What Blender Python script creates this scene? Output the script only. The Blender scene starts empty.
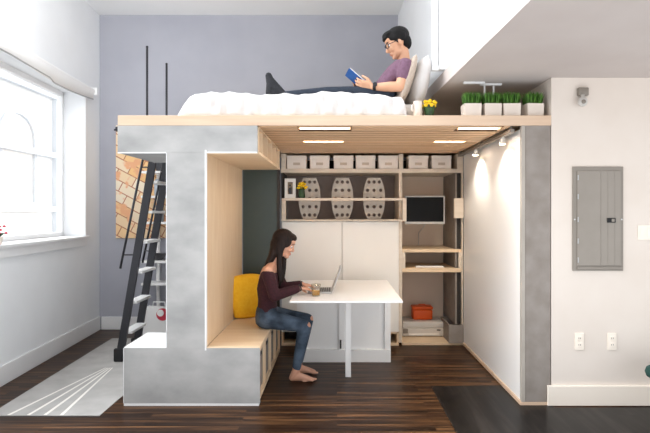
import bpy, bmesh, math, random
from mathutils import Vector, Matrix, Euler
random.seed(7)
S = bpy.context.scene
COL = S.collection
PI = math.pi
V = Vector

# ------------------------------------------------------------------ helpers
def lin(h):
    h = h.lstrip('#')
    out = []
    for i in (0, 2, 4):
        c = int(h[i:i+2], 16) / 255
        out.append(c/12.92 if c <= .04045 else ((c+.055)/1.055)**2.4)
    return (*out, 1)

def new_mat(name):
    m = bpy.data.materials.new(name); m.use_nodes = True
    nt = m.node_tree
    return m, nt, nt.nodes['Principled BSDF']

def coords(nt, scale=(1, 1, 1), rot=(0, 0, 0)):
    tc = nt.nodes.new('ShaderNodeTexCoord'); mp = nt.nodes.new('ShaderNodeMapping')
    mp.inputs['Scale'].default_value = scale; mp.inputs['Rotation'].default_value = rot
    nt.links.new(tc.outputs['Object'], mp.inputs['Vector'])
    return mp.outputs['Vector']

def mat(name, c, c2=None, rough=.5, scale=(6, 6, 6), detail=4, bump=0, metal=0, lo=.35, hi=.65, spec=.5, sheen=0, coat=0):
    """noise between two near colours: plaster, fabric, paint, wood, metal"""
    m, nt, b = new_mat(name)
    n = nt.nodes.new('ShaderNodeTexNoise'); n.inputs['Detail'].default_value = detail
    n.inputs['Scale'].default_value = 1
    nt.links.new(coords(nt, scale), n.inputs['Vector'])
    r = nt.nodes.new('ShaderNodeValToRGB')
    r.color_ramp.elements[0].position = lo; r.color_ramp.elements[1].position = hi
    r.color_ramp.elements[0].color = lin(c); r.color_ramp.elements[1].color = lin(c2 or c)
    nt.links.new(n.outputs['Fac'], r.inputs['Fac']); nt.links.new(r.outputs['Color'], b.inputs['Base Color'])
    b.inputs['Roughness'].default_value = rough; b.inputs['Metallic'].default_value = metal
    b.inputs['Specular IOR Level'].default_value = spec
    if coat: b.inputs['Coat Weight'].default_value = coat; b.inputs['Coat Roughness'].default_value = .08
    if sheen: b.inputs['Sheen Weight'].default_value = sheen
    if bump:
        bp = nt.nodes.new('ShaderNodeBump'); bp.inputs['Strength'].default_value = bump; bp.inputs['Distance'].default_value = .01
        nt.links.new(n.outputs['Fac'], bp.inputs['Height']); nt.links.new(bp.outputs['Normal'], b.inputs['Normal'])
    return m

def emit(name, c, s):
    m, nt, b = new_mat(name)
    b.inputs['Base Color'].default_value = lin(c)
    b.inputs['Emission Color'].default_value = lin(c); b.inputs['Emission Strength'].default_value = s
    return m

def clear_glass(name, tint='ffffff', gloss=.08):
    m = bpy.data.materials.new(name); m.use_nodes = True
    nt = m.node_tree; nt.nodes.clear()
    o = nt.nodes.new('ShaderNodeOutputMaterial'); mx = nt.nodes.new('ShaderNodeMixShader')
    t = nt.nodes.new('ShaderNodeBsdfTransparent'); g = nt.nodes.new('ShaderNodeBsdfGlossy')
    t.inputs['Color'].default_value = lin(tint); g.inputs['Roughness'].default_value = .02
    mx.inputs[0].default_value = gloss
    nt.links.new(t.outputs[0], mx.inputs[1]); nt.links.new(g.outputs[0], mx.inputs[2]); nt.links.new(mx.outputs[0], o.inputs[0])
    return m

def box(bm, x0, x1, y0, y1, z0, z1, bev=0, mi=0, seg=2):
    x0, x1 = min(x0, x1), max(x0, x1); y0, y1 = min(y0, y1), max(y0, y1); z0, z1 = min(z0, z1), max(z0, z1)
    r = bmesh.ops.create_cube(bm, size=1, matrix=Matrix.Translation(((x0+x1)/2, (y0+y1)/2, (z0+z1)/2)) @ Matrix.Diagonal((x1-x0, y1-y0, z1-z0, 1)))
    vs = r['verts']; fs = {f for v in vs for f in v.link_faces}
    for f in fs: f.material_index = mi
    if bev:
        es = {e for v in vs for e in v.link_edges}
        rr = bmesh.ops.bevel(bm, geom=list(es), offset=min(bev, .45*min(x1-x0, y1-y0, z1-z0)), segments=seg, affect='EDGES', profile=.5)
        for f in rr['faces']: f.material_index = mi
    return vs

def cone(bm, p0, p1, r0, r1, seg=14, mi=0):
    p0, p1 = V(p0), V(p1); d = p1-p0; L = d.length
    if L < 1e-6: return
    q = d.to_track_quat('Z', 'Y').to_matrix().to_4x4()
    r = bmesh.ops.create_cone(bm, cap_ends=True, segments=seg, radius1=max(r0, 1e-5), radius2=max(r1, 1e-5), depth=L, matrix=Matrix.Translation((p0+p1)/2) @ q)
    for f in {f for v in r['verts'] for f in v.link_faces}: f.material_index = mi
    return r['verts']

def ell(bm, c, r, rot=None, sub=3, mi=0):
    if not hasattr(r, '__len__'): r = (r, r, r)
    M = Matrix.Translation(V(c))
    if rot is not None: M = M @ (rot.to_4x4() if isinstance(rot, Matrix) else Euler(rot).to_matrix().to_4x4())
    M = M @ Matrix.Diagonal((*r, 1))
    rr = bmesh.ops.create_icosphere(bm, subdivisions=sub, radius=1, matrix=M)
    for f in {f for v in rr['verts'] for f in v.link_faces}: f.material_index = mi
    return rr['verts']

def limb(bm, pts, rad, seg=14, sub=2):
    for i, p in enumerate(pts):
        ell(bm, p, rad[i], sub=sub)
        if i: cone(bm, pts[i-1], p, rad[i-1], rad[i], seg)

def sweep(bm, pts, rd, rs, side=(0, 1, 0), seg=24, mi=0, power=2.0):
    """closed tube through pts; rd radius in depth, rs radius sideways"""
    pts = [V(p) for p in pts]; side = V(side).normalized(); rings = []
    for i, p in enumerate(pts):
        t = (pts[min(i+1, len(pts)-1)] - pts[max(i-1, 0)]).normalized()
        s = (side - t*side.dot(t)).normalized(); d = t.cross(s)
        ring = []
        for k in range(seg):
            a = 2*PI*k/seg; ca, sa = math.cos(a), math.sin(a)
            ca = math.copysign(abs(ca)**(2/power), ca); sa = math.copysign(abs(sa)**(2/power), sa)
            ring.append(bm.verts.new(p + s*rs[i]*ca + d*rd[i]*sa))
        rings.append(ring)
    for a, b in zip(rings, rings[1:]):
        for k in range(seg):
            f = bm.faces.new((a[k], a[(k+1) % seg], b[(k+1) % seg], b[k])); f.material_index = mi
    for r in (rings[0][::-1], rings[-1]):
        f = bm.faces.new(r); f.material_index = mi
    return rings

def tube(bm, pts, r, seg=10, mi=0):
    pts = [V(p) for p in pts]; t = (pts[-1]-pts[0])
    side = V((0, 1, 0)) if abs(t.normalized().y) < .9 else V((1, 0, 0))
    rr = [r]*len(pts) if not hasattr(r, '__len__') else r
    return sweep(bm, pts, rr, rr, side, seg, mi)

def lathe(bm, prof, c=(0, 0, 0), seg=28, mi=0):
    c = V(c); rings = []
    for r, z in prof:
        if r < 1e-5: rings.append([bm.verts.new(c+V((0, 0, z)))])
        else: rings.append([bm.verts.new(c+V((r*math.cos(2*PI*k/seg), r*math.sin(2*PI*k/seg), z))) for k in range(seg)])
    for a, b in zip(rings, rings[1:]):
        for k in range(seg):
            k2 = (k+1) % seg
            if len(a) == 1 and len(b) == 1: continue
            if len(a) == 1: f = bm.faces.new((a[0], b[k2], b[k]))
            elif len(b) == 1: f = bm.faces.new((a[k], a[k2], b[0]))
            else: f = bm.faces.new((a[k], a[k2], b[k2], b[k]))
            f.material_index = mi

def prism(bm, poly, axis, a, b, mi=0):
    """extrude a 2-D polygon along axis from a to b"""
    def pt(u, v, w): return {'x': (w, u, v), 'y': (u, w, v), 'z': (u, v, w)}[axis]
    A = [bm.verts.new(pt(u, v, a)) for u, v in poly]; B = [bm.verts.new(pt(u, v, b)) for u, v in poly]
    fs = [bm.faces.new(A[::-1]), bm.faces.new(B)]
    n = len(poly)
    for i in range(n): fs.append(bm.faces.new((A[i], A[(i+1) % n], B[(i+1) % n], B[i])))
    for f in fs: f.material_index = mi
    bmesh.ops.recalc_face_normals(bm, faces=fs)

def BM(): return bmesh.new()

def link(name, bm, mats, parent=None, smooth=False, M=None):
    if M is not None: bmesh.ops.transform(bm, matrix=M, verts=bm.verts)
    bmesh.ops.recalc_face_normals(bm, faces=bm.faces)
    me = bpy.data.meshes.new(name); bm.to_mesh(me); bm.free()
    for m in (mats if isinstance(mats, (list, tuple)) else [mats]): me.materials.append(m)
    if smooth:
        for p in me.polygons: p.use_smooth = True
        if smooth == 'auto':
            me.set_sharp_from_angle(angle=math.radians(40))
    o = bpy.data.objects.new(name, me); COL.objects.link(o)
    if parent is not None: adopt(o, parent)
    return o

def wmat(o):
    M = o.matrix_basis.copy()
    while o.parent:
        M = o.parent.matrix_basis @ o.matrix_parent_inverse @ M; o = o.parent
    return M

def adopt(o, parent):
    o.parent = parent; o.matrix_parent_inverse = wmat(parent).inverted()

def tag(o, label, cat, group=None, kind=None):
    o['label'] = label; o['category'] = cat
    if group: o['group'] = group
    if kind: o['kind'] = kind
    return o

def thing(name, loc, label, cat, group=None):
    o = bpy.data.objects.new(name, None); COL.objects.link(o); o.location = loc
    o.empty_display_size = .05
    return tag(o, label, cat, group)

def struct(name, bm, mats, parent=None, M=None):
    o = link(name, bm, mats, parent, M=M)
    if parent is None: o['kind'] = 'structure'
    return o

def dup(root, loc, label, group=None):
    r = root.copy(); COL.objects.link(r); r.location = loc; r['label'] = label
    if group: r['group'] = group
    for ch in list(root.children):
        c = ch.copy(); COL.objects.link(c); c.parent = r; c.matrix_parent_inverse = ch.matrix_parent_inverse
        for g in list(ch.children):
            d = g.copy(); COL.objects.link(d); d.parent = c; d.matrix_parent_inverse = g.matrix_parent_inverse
    return r

def fuse(bm, voxel=.006, smooth=4):
    """union of overlapping closed shapes as one continuous skin; returns a bmesh"""
    bmesh.ops.recalc_face_normals(bm, faces=bm.faces)
    me = bpy.data.meshes.new('skin_work'); bm.to_mesh(me); bm.free()
    o = bpy.data.objects.new('skin_work', me); COL.objects.link(o)
    r = o.modifiers.new('r', 'REMESH'); r.mode = 'VOXEL'; r.voxel_size = voxel
    s = o.modifiers.new('s', 'SMOOTH'); s.factor = .5; s.iterations = smooth
    dg = bpy.context.evaluated_depsgraph_get(); dg.update()
    out = bpy.data.meshes.new_from_object(o.evaluated_get(dg), depsgraph=dg)
    bpy.data.objects.remove(o); bpy.data.meshes.remove(me)
    b = bmesh.new(); b.from_mesh(out); bpy.data.meshes.remove(out)
    return b

# ------------------------------------------------------------------ materials
M_ = {}
M_['wall_white'] = mat('white_plaster', 'eef0f2', 'f1f3f5', .8, (3, 3, 3), bump=.03)
M_['wall_grey'] = mat('lavender_grey_paint', 'abacb6', 'b1b2bb', .8, (2, 2, 2), bump=.03)
M_['wall_warm'] = mat('warm_white_paint', 'dfd4c9', 'e3d9cf', .75, (3, 3, 3), bump=.03)
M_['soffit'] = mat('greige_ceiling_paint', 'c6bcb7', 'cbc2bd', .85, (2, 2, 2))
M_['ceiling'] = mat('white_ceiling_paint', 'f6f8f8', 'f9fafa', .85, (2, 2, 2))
M_['trim'] = mat('white_gloss_trim', 'eeeeee', 'f1f1f1', .4, (3, 3, 3))
M_['trim_warm'] = mat('warm_gloss_trim', 'f3e8da', 'f5ebde', .4, (3, 3, 3))
M_['concrete'] = mat('pale_concrete_panel', '999998', 'b9b8b6', .65, (3.2, 3.2, 5), 8, bump=.05, lo=.3, hi=.7)
M_['concrete_warm'] = mat('grey_cement_board', '857c74', '99918a', .7, (7, 7, 7), 8, bump=.05, lo=.3, hi=.7)
M_['ply'] = mat('birch_plywood', 'e2c6a3', 'ecd4b4', .5, (1.2, 14, 2.5), 6, lo=.3, hi=.7)
M_['ply_pale'] = mat('pale_plywood_edge', 'd2b499', 'dcc2a8', .5, (2, 30, 30), 6, lo=.3, hi=.7)
M_['ply_slat'] = mat('cedar_slat', 'c8a27c', 'dab590', .5, (1.5, 30, 8), 6, lo=.3, hi=.7)
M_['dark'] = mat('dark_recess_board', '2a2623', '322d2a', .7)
M_['mauve'] = mat('taupe_back_board', '8a7b74', '93847c', .7, (4, 4, 4))
M_['cream'] = mat('cream_lacquer', 'efeae3', 'f1ede6', .35, (2, 2, 2))
M_['white'] = mat('white_lacquer', 'f5f5f4', 'f8f8f7', .3, (2, 2, 2))
M_['panel'] = mat('gloss_white_panel', 'f6f5f3', 'f9f8f6', .3, (1, 1, 1), coat=.1)
M_['black'] = mat('black_metal', '26262b', '2c2c31', .4, (8, 8, 8), metal=.2)
M_['rubber'] = mat('black_rubber', '161618', '1a1a1c', .7)
M_['alu'] = mat('brushed_aluminium', 'b9b9b9', 'c5c5c5', .35, (2, 60, 60), metal=.7)
M_['silver'] = mat('silver_plastic', 'c9c6c1', 'd0cdc8', .4)
M_['greyglass'] = mat('smoked_green_glass', '3e4845', '434e4a', .2, (1, 1, 1), spec=.3)
M_['skin_m'] = mat('skin_light_tan', 'cc9877', 'd3a181', .5, (9, 9, 9))
M_['skin_w'] = mat('skin_fair', 'd09a7f', 'd8a58b', .5, (9, 9, 9))
M_['hair_m'] = mat('black_hair', '090808', '121010', .6, (60, 60, 20), bump=.3, spec=.2)
M_['hair_w'] = mat('dark_brown_hair', '160d0a', '281812', .55, (70, 70, 8), bump=.4, spec=.25)
M_['mauve_shirt'] = mat('mauve_jersey', '684a5c', '75556a', .85, (40, 40, 40), bump=.2)
M_['navy'] = mat('dark_navy_denim', '1c2533', '27313f', .85, (50, 50, 50), bump=.2)
M_['denim'] = mat('faded_blue_denim', '243241', '5a6b7f', .85, (7, 7, 10), 6, bump=.2, lo=.35, hi=.75)
M_['sock'] = mat('charcoal_sock', '202125', '2b2c31', .9, (60, 60, 60), bump=.2)
M_['burgundy'] = mat('burgundy_knit', '2e0f17', '3b151f', .9, (60, 60, 60), bump=.4)
M_['lip_w'] = mat('lip_rose', 'a85a55', 'b0625c', .4)
M_['eye'] = mat('eye_white', 'e9e6e2', 'ece9e6', .2)
M_['iris'] = mat('dark_iris', '1c1210', '22160f', .2)
M_['blue'] = mat('blue_book_cloth', '2a5a9c', '3263a8', .6, (20, 20, 20))
M_['page'] = mat('white_paper', 'ece9e2', 'f2efe8', .8, (2, 2, 120))
M_['duvet'] = mat('white_cotton_duvet', 'd6d2cf', 'dcd8d5', .9, (14, 14, 14), bump=.15)
M_['beige_cloth'] = mat('beige_linen', 'b6a697', 'c2b2a3', .9, (50, 50, 50), bump=.3)
M_['mattress'] = mat('cream_mattress_ticking', 'd8d0c8', 'e2dad2', .9, (30, 30, 30), bump=.2)
M_['yellow_cloth'] = mat('mustard_yellow_cotton', 'f2b714', 'f7c227', .85, (40, 40, 40), bump=.25)
M_['grass'] = mat('wheatgrass_green', '2e5d17', '57892a', .6, (25, 25, 25))
M_['soil'] = mat('dark_soil', '2a1d14', '3a2a1e', .95, (80, 80, 80), bump=.6)
M_['ceramic'] = mat('cream_ceramic', 'ded2c6', 'e4d9cd', .3)
M_['yellow'] = mat('yellow_petals', 'f0c000', 'f7d424', .6, (30, 30, 30))
M_['leaf'] = mat('deep_green_leaf', '162d12', '2a4d22', .5, (20, 20, 20))
M_['box_card'] = mat('cream_card_box', 'f2e8de', 'f5ece3', .7, (10, 10, 10))
M_['tagcard'] = mat('kraft_label', 'c9b7a4', 'd0bfad', .7)
M_['perf'] = mat('stone_grey_plastic', 'bab1a5', 'c4bbb0', .5, (10, 10, 10))
M_['screen'] = mat('black_screen_glass', '0b0b0c', '0e0e10', .45, spec=.15)
M_['orange'] = mat('orange_vinyl', 'dd5208', 'e65d12', .5, (14, 14, 14))
M_['printer'] = mat('light_grey_plastic', 'c9c3bb', 'd0cac2', .45)
M_['keyb'] = mat('white_keyboard_plastic', 'dcd8d2', 'e2deda', .4)
M_['steel_grey'] = mat('grey_enamel_steel', '837b71', '8a8278', .4, (5, 5, 5))
M_['steel_grey2'] = mat('grey_enamel_door', '8a8278', '90887e', .38, (5, 5, 5))
M_['red'] = mat('red_petals', 'c02a40', 'd53a50', .6)
M_['green_cloth'] = mat('dark_green_velvet', '123a34', '17463f', .9, (30, 30, 30))
M_['warm_light'] = emit('warm_led_diffuser', 'ffefde', 21)
M_['lamp_lens'] = emit('spot_lens', 'ffe2b8', 12)
M_['tube_white'] = mat('opal_tube', 'f2f2f2', 'f6f6f6', .3)
M_['facade'] = mat('cream_stucco', 'f4f2ee', 'f7f5f1', .9, (.6, .6, .6))
M_['facade_trim'] = mat('grey_stone_trim', 'c9cdd2', 'd3d7db', .9, (.6, .6, .6))
M_['pane'] = clear_glass('window_glass')
M_['tumbler'] = clear_glass('tumbler_glass', 'f4f4f0', .12)
M_['beer'] = mat('amber_drink', 'd99a2b', 'e0a63c', .1)
M_['slat_gap_shade'] = mat('brown_gap_shade', '4c3322', '5a3d2a', .7)
M_['shelf'] = mat('ash_shelf_board', 'd8c8b4', 'e2d4c2', .5, (2, 30, 30), 6, lo=.3, hi=.7)
M_['ply_back'] = mat('pale_birch_board', 'e6d0ba', 'efdcc8', .5, (2, 12, 2), 6, lo=.3, hi=.7)
M_['strip'] = mat('beige_edge_strip', 'a39b91', 'b0a89e', .5)

def floor_mat(name, c1, c2, c3, grain, board, rough, rot=0):
    m, nt, b = new_mat(name)
    v = coords(nt, (1, 1, 1), (0, 0, rot))
    br = nt.nodes.new('ShaderNodeTexBrick')
    br.inputs['Scale'].default_value = 1; br.inputs['Brick Width'].default_value = 1.4; br.inputs['Row Height'].default_value = board
    br.inputs['Mortar Size'].default_value = .0012; br.inputs['Mortar Smooth'].default_value = .3
    br.inputs['Color1'].default_value = (.25, .25, .25, 1); br.inputs['Color2'].default_value = (.75, .75, .75, 1); br.inputs['Mortar'].default_value = (0, 0, 0, 1)
    nt.links.new(v, br.inputs['Vector'])
    mp = nt.nodes.new('ShaderNodeMapping'); mp.inputs['Scale'].default_value = grain
    nt.links.new(v, mp.inputs['Vector'])
    off = nt.nodes.new('ShaderNodeVectorMath'); off.operation = 'MULTIPLY_ADD'
    off.inputs[1].default_value = (7, 3, 5)
    nt.links.new(br.outputs['Color'], off.inputs[0]); nt.links.new(mp.outputs['Vector'], off.inputs[2])
    n = nt.nodes.new('ShaderNodeTexNoise'); n.inputs['Scale'].default_value = 1; n.inputs['Detail'].default_value = 6
    nt.links.new(off.outputs['Vector'], n.inputs['Vector'])
    r = nt.nodes.new('ShaderNodeValToRGB'); e = r.color_ramp.elements
    e[0].position = .32; e[0].color = lin(c1); e[1].position = .72; e[1].color = lin(c3)
    k = e.new(.5); k.color = lin(c2)
    nt.links.new(n.outputs['Fac'], r.inputs['Fac'])
    mx = nt.nodes.new('ShaderNodeMix'); mx.data_type = 'RGBA'; mx.blend_type = 'MULTIPLY'; mx.inputs['Factor'].default_value = .5
    br2 = nt.nodes.new('ShaderNodeValToRGB'); br2.color_ramp.elements[0].color = (.15, .15, .15, 1); br2.color_ramp.elements[0].position = 0
    br2.color_ramp.elements[1].position = .8; br2.color_ramp.elements[1].color = (1.3, 1.3, 1.3, 1)
    nt.links.new(br.outputs['Color'], br2.inputs['Fac'])
    nt.links.new(r.outputs['Color'], mx.inputs['A']); nt.links.new(br2.outputs['Color'], mx.inputs['B'])
    nt.links.new(mx.outputs['Result'], b.inputs['Base Color'])
    b.inputs['Roughness'].default_value = rough; b.inputs['Specular IOR Level'].default_value = .12
    return m
M_['floor'] = floor_mat('walnut_strip_floor', '1c0e06', '352114', '755233', (1.1, 26, 1), .085, .34)
M_['floor_dark'] = floor_mat('charcoal_plank_floor', '0f0d0d', '171413', '2b2725', (1.2, 20, 1), .19, .32, PI/2)

# ------------------------------------------------------------------ room
# camera stands at x=0, y=0; y runs into the room
LW = Matrix.Translation((-3.12, 7.28, 0)) @ Matrix.Rotation(math.atan2(-.998, .0616), 4, 'Z')   # left wall frame: x along wall towards viewer, y into the room
b = BM(); box(b, -3.6, 4.0, 3.45, 7.5, -.12, 0)
struct('floor', b, M_['floor'])
b = BM(); box(b, .83, 1.70, 4.36, 4.9, 0, .006); box(b, .83, 4.0, 3.45, 4.36, 0, .006)
struct('floor_entry', b, M_['floor_dark'])
b = BM(); box(b, -3.5, .95, 7.28, 7.45, 0, 4.3)
box(b, .95, 1.9, 7.28, 7.45, 0, 2.6)
struct('wall_back', b, M_['wall_grey'])
U0, U1, Z0, Z1 = .50, 2.95, 1.25, 3.0
b = BM()
box(b, -.15, U0, -.31, 0, 0, 4.2); box(b, U1, 3.45, -.31, 0, 0, 4.2); box(b, U0, U1, -.31, 0, 0, Z0-.001); box(b, U0, U1, -.31, 0, Z1, 4.2)
struct('wall_left', b, M_['wall_white'], M=LW)
b = BM(); box(b, -3.7, 1.3, 4.75, 7.45, 4.13, 4.3)
struct('ceiling', b, M_['ceiling'])
# upper right wall above the soffit (runs front to back, turned a little)
SW = Matrix.Translation((.80, 7.28, 0)) @ Matrix.Rotation(math.atan2(-.99906, .0435), 4, 'Z')
b = BM(); box(b, 0, 5.2, 0, .12, 2.61, 4.15)
struct('wall_upper_right', b, M_['wall_white'], M=SW)
b = BM()
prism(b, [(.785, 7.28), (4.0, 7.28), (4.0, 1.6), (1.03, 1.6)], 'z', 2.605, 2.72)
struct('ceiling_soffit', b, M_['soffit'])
b = BM(); box(b, 1.70, 4.0, 4.41, 7.28, 0, 2.604)
struct('wall_right', b, M_['wall_warm'])
b = BM(); box(b, 1.665, 4.0, 4.388, 4.409, .007, .165, .004)
struct('baseboard_right', b, M_['trim_warm'])
b = BM(); box(b, .02, 3.44, .001, .018, .001, .18, .004)
struct('baseboard_left', b, M_['trim'], M=LW)
b = BM(); box(b, -3.09, -1.0, 7.262, 7.279, .001, .17, .004)
struct('baseboard_back', b, M_['trim'])

# window
w = link('window_1', (lambda b: (box(b, U0, U0+.06, -.30, -.24, Z0, Z1, .004), box(b, U1-.06, U1, -.30, -.24, Z0, Z1, .004), box(b, U0, U1, -.30, -.24, Z1-.06, Z1, .004),
     box(b, U0, U1, -.30, -.24, Z0, Z0+.05, .004), box(b, 2.35, 2.43, -.30, -.24, Z0, Z1, .004), b)[-1])(BM()), M_['trim'], M=LW)
w['kind'] = 'structure'
b = BM(); box(b, U0+.05, U1-.05, -.275, -.268, Z0+.04, Z1-.05)
link('glass_pane', b, M_['pane'], w, M=LW)
b = BM(); box(b, U0-.06, U1+.06, -.235, .045, Z0-.03, Z0, .006); box(b, U0-.03, U1+.03, .001, .022, Z0-.12, Z0-.03, .004)
link('window_sill', b, M_['trim'], w, M=LW)
b = BM()
box(b, U0-.05, U0, .001, .014, Z0, Z1+.03, .003)
link('window_casing', b, M_['trim'], w, M=LW)
# roller blind
t = thing('roller_blind', LW @ V((2.2, .07, 2.98)), 'white roller blind rolled up along the top of the window', 'blind')
b = BM(); tube(b, [(U0-.12, .065, 3.045), (U1+.1, .065, 3.045)], .026, 16); box(b, U0-.12, U0-.105, .0, .11, 3.0, 3.09, .003)
link('blind_roller', b, M_['white'], t, 'auto', LW)
b = BM()
n = 24
top = []; bot = []; top2 = []; bot2 = []
for i in range(n+1):
    u = U0-.08 + (U1-U0+.12)*i/n
    z = 2.945 - .05*math.sin(PI*min(1, (u-U0+.08)/1.9))*(1 if u < 2.3 else .4)
    top.append(b.verts.new((u, .09, 3.03))); bot.append(b.verts.new((u, .075, z))); top2.append(b.verts.new((u, .087, 3.03))); bot2.append(b.verts.new((u, .070, z)))
for i in range(n):
    b.faces.new((top[i], top[i+1], bot[i+1], bot[i])); b.faces.new((top2[i+1], top2[i], bot2[i], bot2[i+1])); b.faces.new((bot[i], bot[i+1], bot2[i+1], bot2[i]))
link('blind_fabric', b, M_['white'], t, True, LW)
b = BM(); tube(b, [(U0-.08 + (U1-U0+.12)*i/n, .073, 2.94 - .05*math.sin(PI*min(1, ((U1-U0+.12)*i/n)/1.9))*(1 if i < 11 else .4)) for i in range(n+1)], .008, 8)
link('bottom_bar', b, M_['alu'], t, True, LW)

# red flowering plant on the sill, mostly out of the frame
pc = LW @ V((2.345, -.05, Z0))
t = thing('potted_plant', pc, 'small red flowering plant in a white pot on the window sill', 'plant')
b = BM(); lathe(b, [(0, 0), (.04, 0), (.052, .07), (.048, .07), (.04, .062), (0, .062)], pc)
link('pot', b, M_['ceramic'], t, 'auto')
b = BM()
for k in range(16):
    a = k*2.4; r = .02+.045*(k % 4)/3
    c = pc+V((r*math.cos(a)*1.2, r*math.sin(a)*1.2, .10+.03*(k % 3)))
    ell(b, c, (.016, .016, .012), sub=1)
link('blossoms', b, M_['red'], t, True)
b = BM()
for k in range(12):
    a = k*1.3
    tube(b, [pc+V((0, 0, .05)), pc+V((.03*math.cos(a), .03*math.sin(a), .085)), pc+V((.065*math.cos(a), .065*math.sin(a), .10))], [.003, .012, .002], 6)
link('leaves', b, M_['leaf'], t, True)

# building across the street
t = thing('facade_building', (-16, 28, 0), 'pale stucco building across the street seen through the window', 'building')
b = BM(); box(b, -17, -16, 18, 60, -4, 8.6); link('facade_wall', b, M_['facade'], t)
b = BM()
for z in (1.6, 4.6, 7.9): box(b, -16.0, -15.7, 18, 60, z, z+.3)
for y in (23.6, 31.0, 38.5, 46): box(b, -16.0, -15.75, y, y+.8, -4, 7.9)
link('moulding', b, M_['facade_trim'], t)
for y in (26.0, 33.4, 41.0):
    b = BM(); box(b, -16.0, -15.88, y, y+3.2, 1.9, 2.1); box(b, -16, -15.88, y, y+.2, 2.1, 5.4); box(b, -16, -15.88, y+3.0, y+3.2, 2.1, 5.4)
    for k in range(9):
        a0, a1 = PI*k/9, PI*(k+1)/9
        prism(b, [(y+1.6+1.6*math.cos(a0), 5.4+1.3*math.sin(a0)), (y+1.6+1.6*math.cos(a1), 5.4+1.3*math.sin(a1)), (y+1.6+1.4*math.cos(a1), 5.4+1.1*math.sin(a1)), (y+1.6+1.4*math.cos(a0), 5.4+1.1*math.sin(a0))], 'x', -16.0, -15.88)
    link('arched_window', b, M_['facade_trim'], t)

# ------------------------------------------------------------------ loft platform
t = thing('loft_platform', (0, 5.8, 2.3), 'plywood sleeping platform with slatted underside spanning the whole built-in', 'loft platform')
b = BM(); box(b, -1.738, 1.698, 4.44, 7.25, 2.256, 2.3035, .002); link('deck', b, M_['ply'], t)
b = BM(); box(b, -1.74, 1.6995, 4.41, 4.439, 2.224, 2.3045, .003); link('fascia', b, M_['ply_pale'], t)
b = BM(); box(b, -.626, 1.455, 4.445, 6.40, 2.246, 2.2555); link('ceiling_board', b, M_['dark'], t)
STR = [(-.312, .115, 4.48, 4.575), (-.33, .07, 5.30, 5.40), (.98, 1.33, 4.48, 4.575), (.93, 1.24, 5.30, 5.40)]
b = BM()
y = 4.445; pitch = .122
while y < 6.39:
    y1 = min(y+pitch-.032, 6.395)
    xs = [(-.626, 1.385)]
    for (a0, a1, c0, c1) in STR:
        if y < c1 and y1 > c0:
            nx = []
            for (p, q) in xs:
                if a0-.005 > p and a1+.005 < q: nx += [(p, a0-.005), (a1+.005, q)]
                else: nx.append((p, q))
            xs = nx
    for (p, q) in xs: box(b, p, q, y, y1, 2.216, 2.246, .003, seg=1)
    if y1 < 6.36 and not any(c0 < y1+.03 and c1 > y1 for (_, _, c0, c1) in STR): box(b, -.626, 1.385, y1+.001, y1+.031, 2.2185, 2.246, mi=1)  # dark strips set flush in the slat gaps, shade put in as colour
    y += pitch
link('slat_ceiling', b, [M_['ply_slat'], M_['slat_gap_shade']], t)
STRL = ['recessed warm strip light near the platform front above the table', 'recessed warm strip light farther in above the white cupboard', 'recessed warm strip light at the front beside the white wall panel', 'recessed warm strip light farther in above the desk monitor']
for (a0, a1, c0, c1), L in zip(STR, STRL):
    o = thing('strip_light', ((a0+a1)/2, (c0+c1)/2, 2.23), L, 'ceiling light', 'strip lights in the slatted ceiling')
    b = BM(); box(b, a0, a1, c0, c0+.008, 2.217, 2.2455); box(b, a0, a1, c1-.008, c1, 2.217, 2.2455); box(b, a0, a0+.008, c0+.008, c1-.008, 2.217, 2.2455); box(b, a1-.008, a1, c0+.008, c1-.008, 2.217, 2.2455)
    link('housing', b, M_['ply_slat'], o)
    b = BM(); box(b, a0+.01, a1-.01, c0+.01, c1-.01, 2.228, 2.2425); link('diffuser', b, M_['warm_light'], o)

# ------------------------------------------------------------------ bench module (left)
t = thing('bench_module', (-1.2, 5.2, 0), 'concrete clad seating nook with plywood bench, step and overhead shelf', 'built-in bench')
b = BM()
box(b, -1.692, -.612, 4.41, 4.435, .022, .458)       # front of base
box(b, -1.692, -1.68, 4.436, 4.95, .022, .458)       # left side of step
box(b, -1.355, -1.048, 4.41, 4.435, .459, 2.007)      # column face
box(b, -1.355, -1.345, 4.436, 6.05, .459, 2.007)     # column left face
box(b, -1.74, -.632, 4.41, 4.435, 2.008, 2.2235)     # beam face
box(b, -1.74, -1.728, 4.436, 5.30, 2.008, 2.2235)
box(b, -1.69, -1.355, 4.93, 4.95, .022, .456)
link('concrete_cladding', b, M_['concrete'], t)
b = BM()
box(b, -1.048, -1.035, 4.408, 4.436, .44, 2.03); box(b, -1.034, -.632, 4.408, 4.436, 2.006, 2.016); box(b, -1.355, -1.35, 4.408, 4.436, .46, 2.006)
box(b, -1.742, -1.355, 4.408, 4.436, 2.004, 2.012); box(b, -1.692, -.62, 4.412, 4.46, .0, .021); box(b, -1.694, -1.69, 4.408, 4.44, .022, .458)
link('edge_trim', b, M_['trim'], t)
b = BM(); box(b, -1.69, -1.345, 4.412, 4.95, .4585, .466, .002); link('step_top', b, M_['white'], t)
b = BM(); box(b, -1.034, -.61, 4.412, 6.05, .442, .468, .003); link('bench_seat', b, M_['ply'], t)
b = BM(); box(b, -1.06, -1.034, 4.437, 6.05, .469, 2.0); link('nook_back', b, M_['ply'], t)
b = BM(); box(b, -1.727, -1.07, 4.436, 5.30, 2.01, 2.022, ); link('beam_underside', b, M_['concrete'], t)
b = BM(); box(b, -1.06, -.622, 4.437, 6.05, 2.0, 2.02); link('nook_ceiling', b, M_['ply'], t)
b = BM()
box(b, -.66, -.62, 4.437, 6.05, 2.2, 2.2155)
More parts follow.
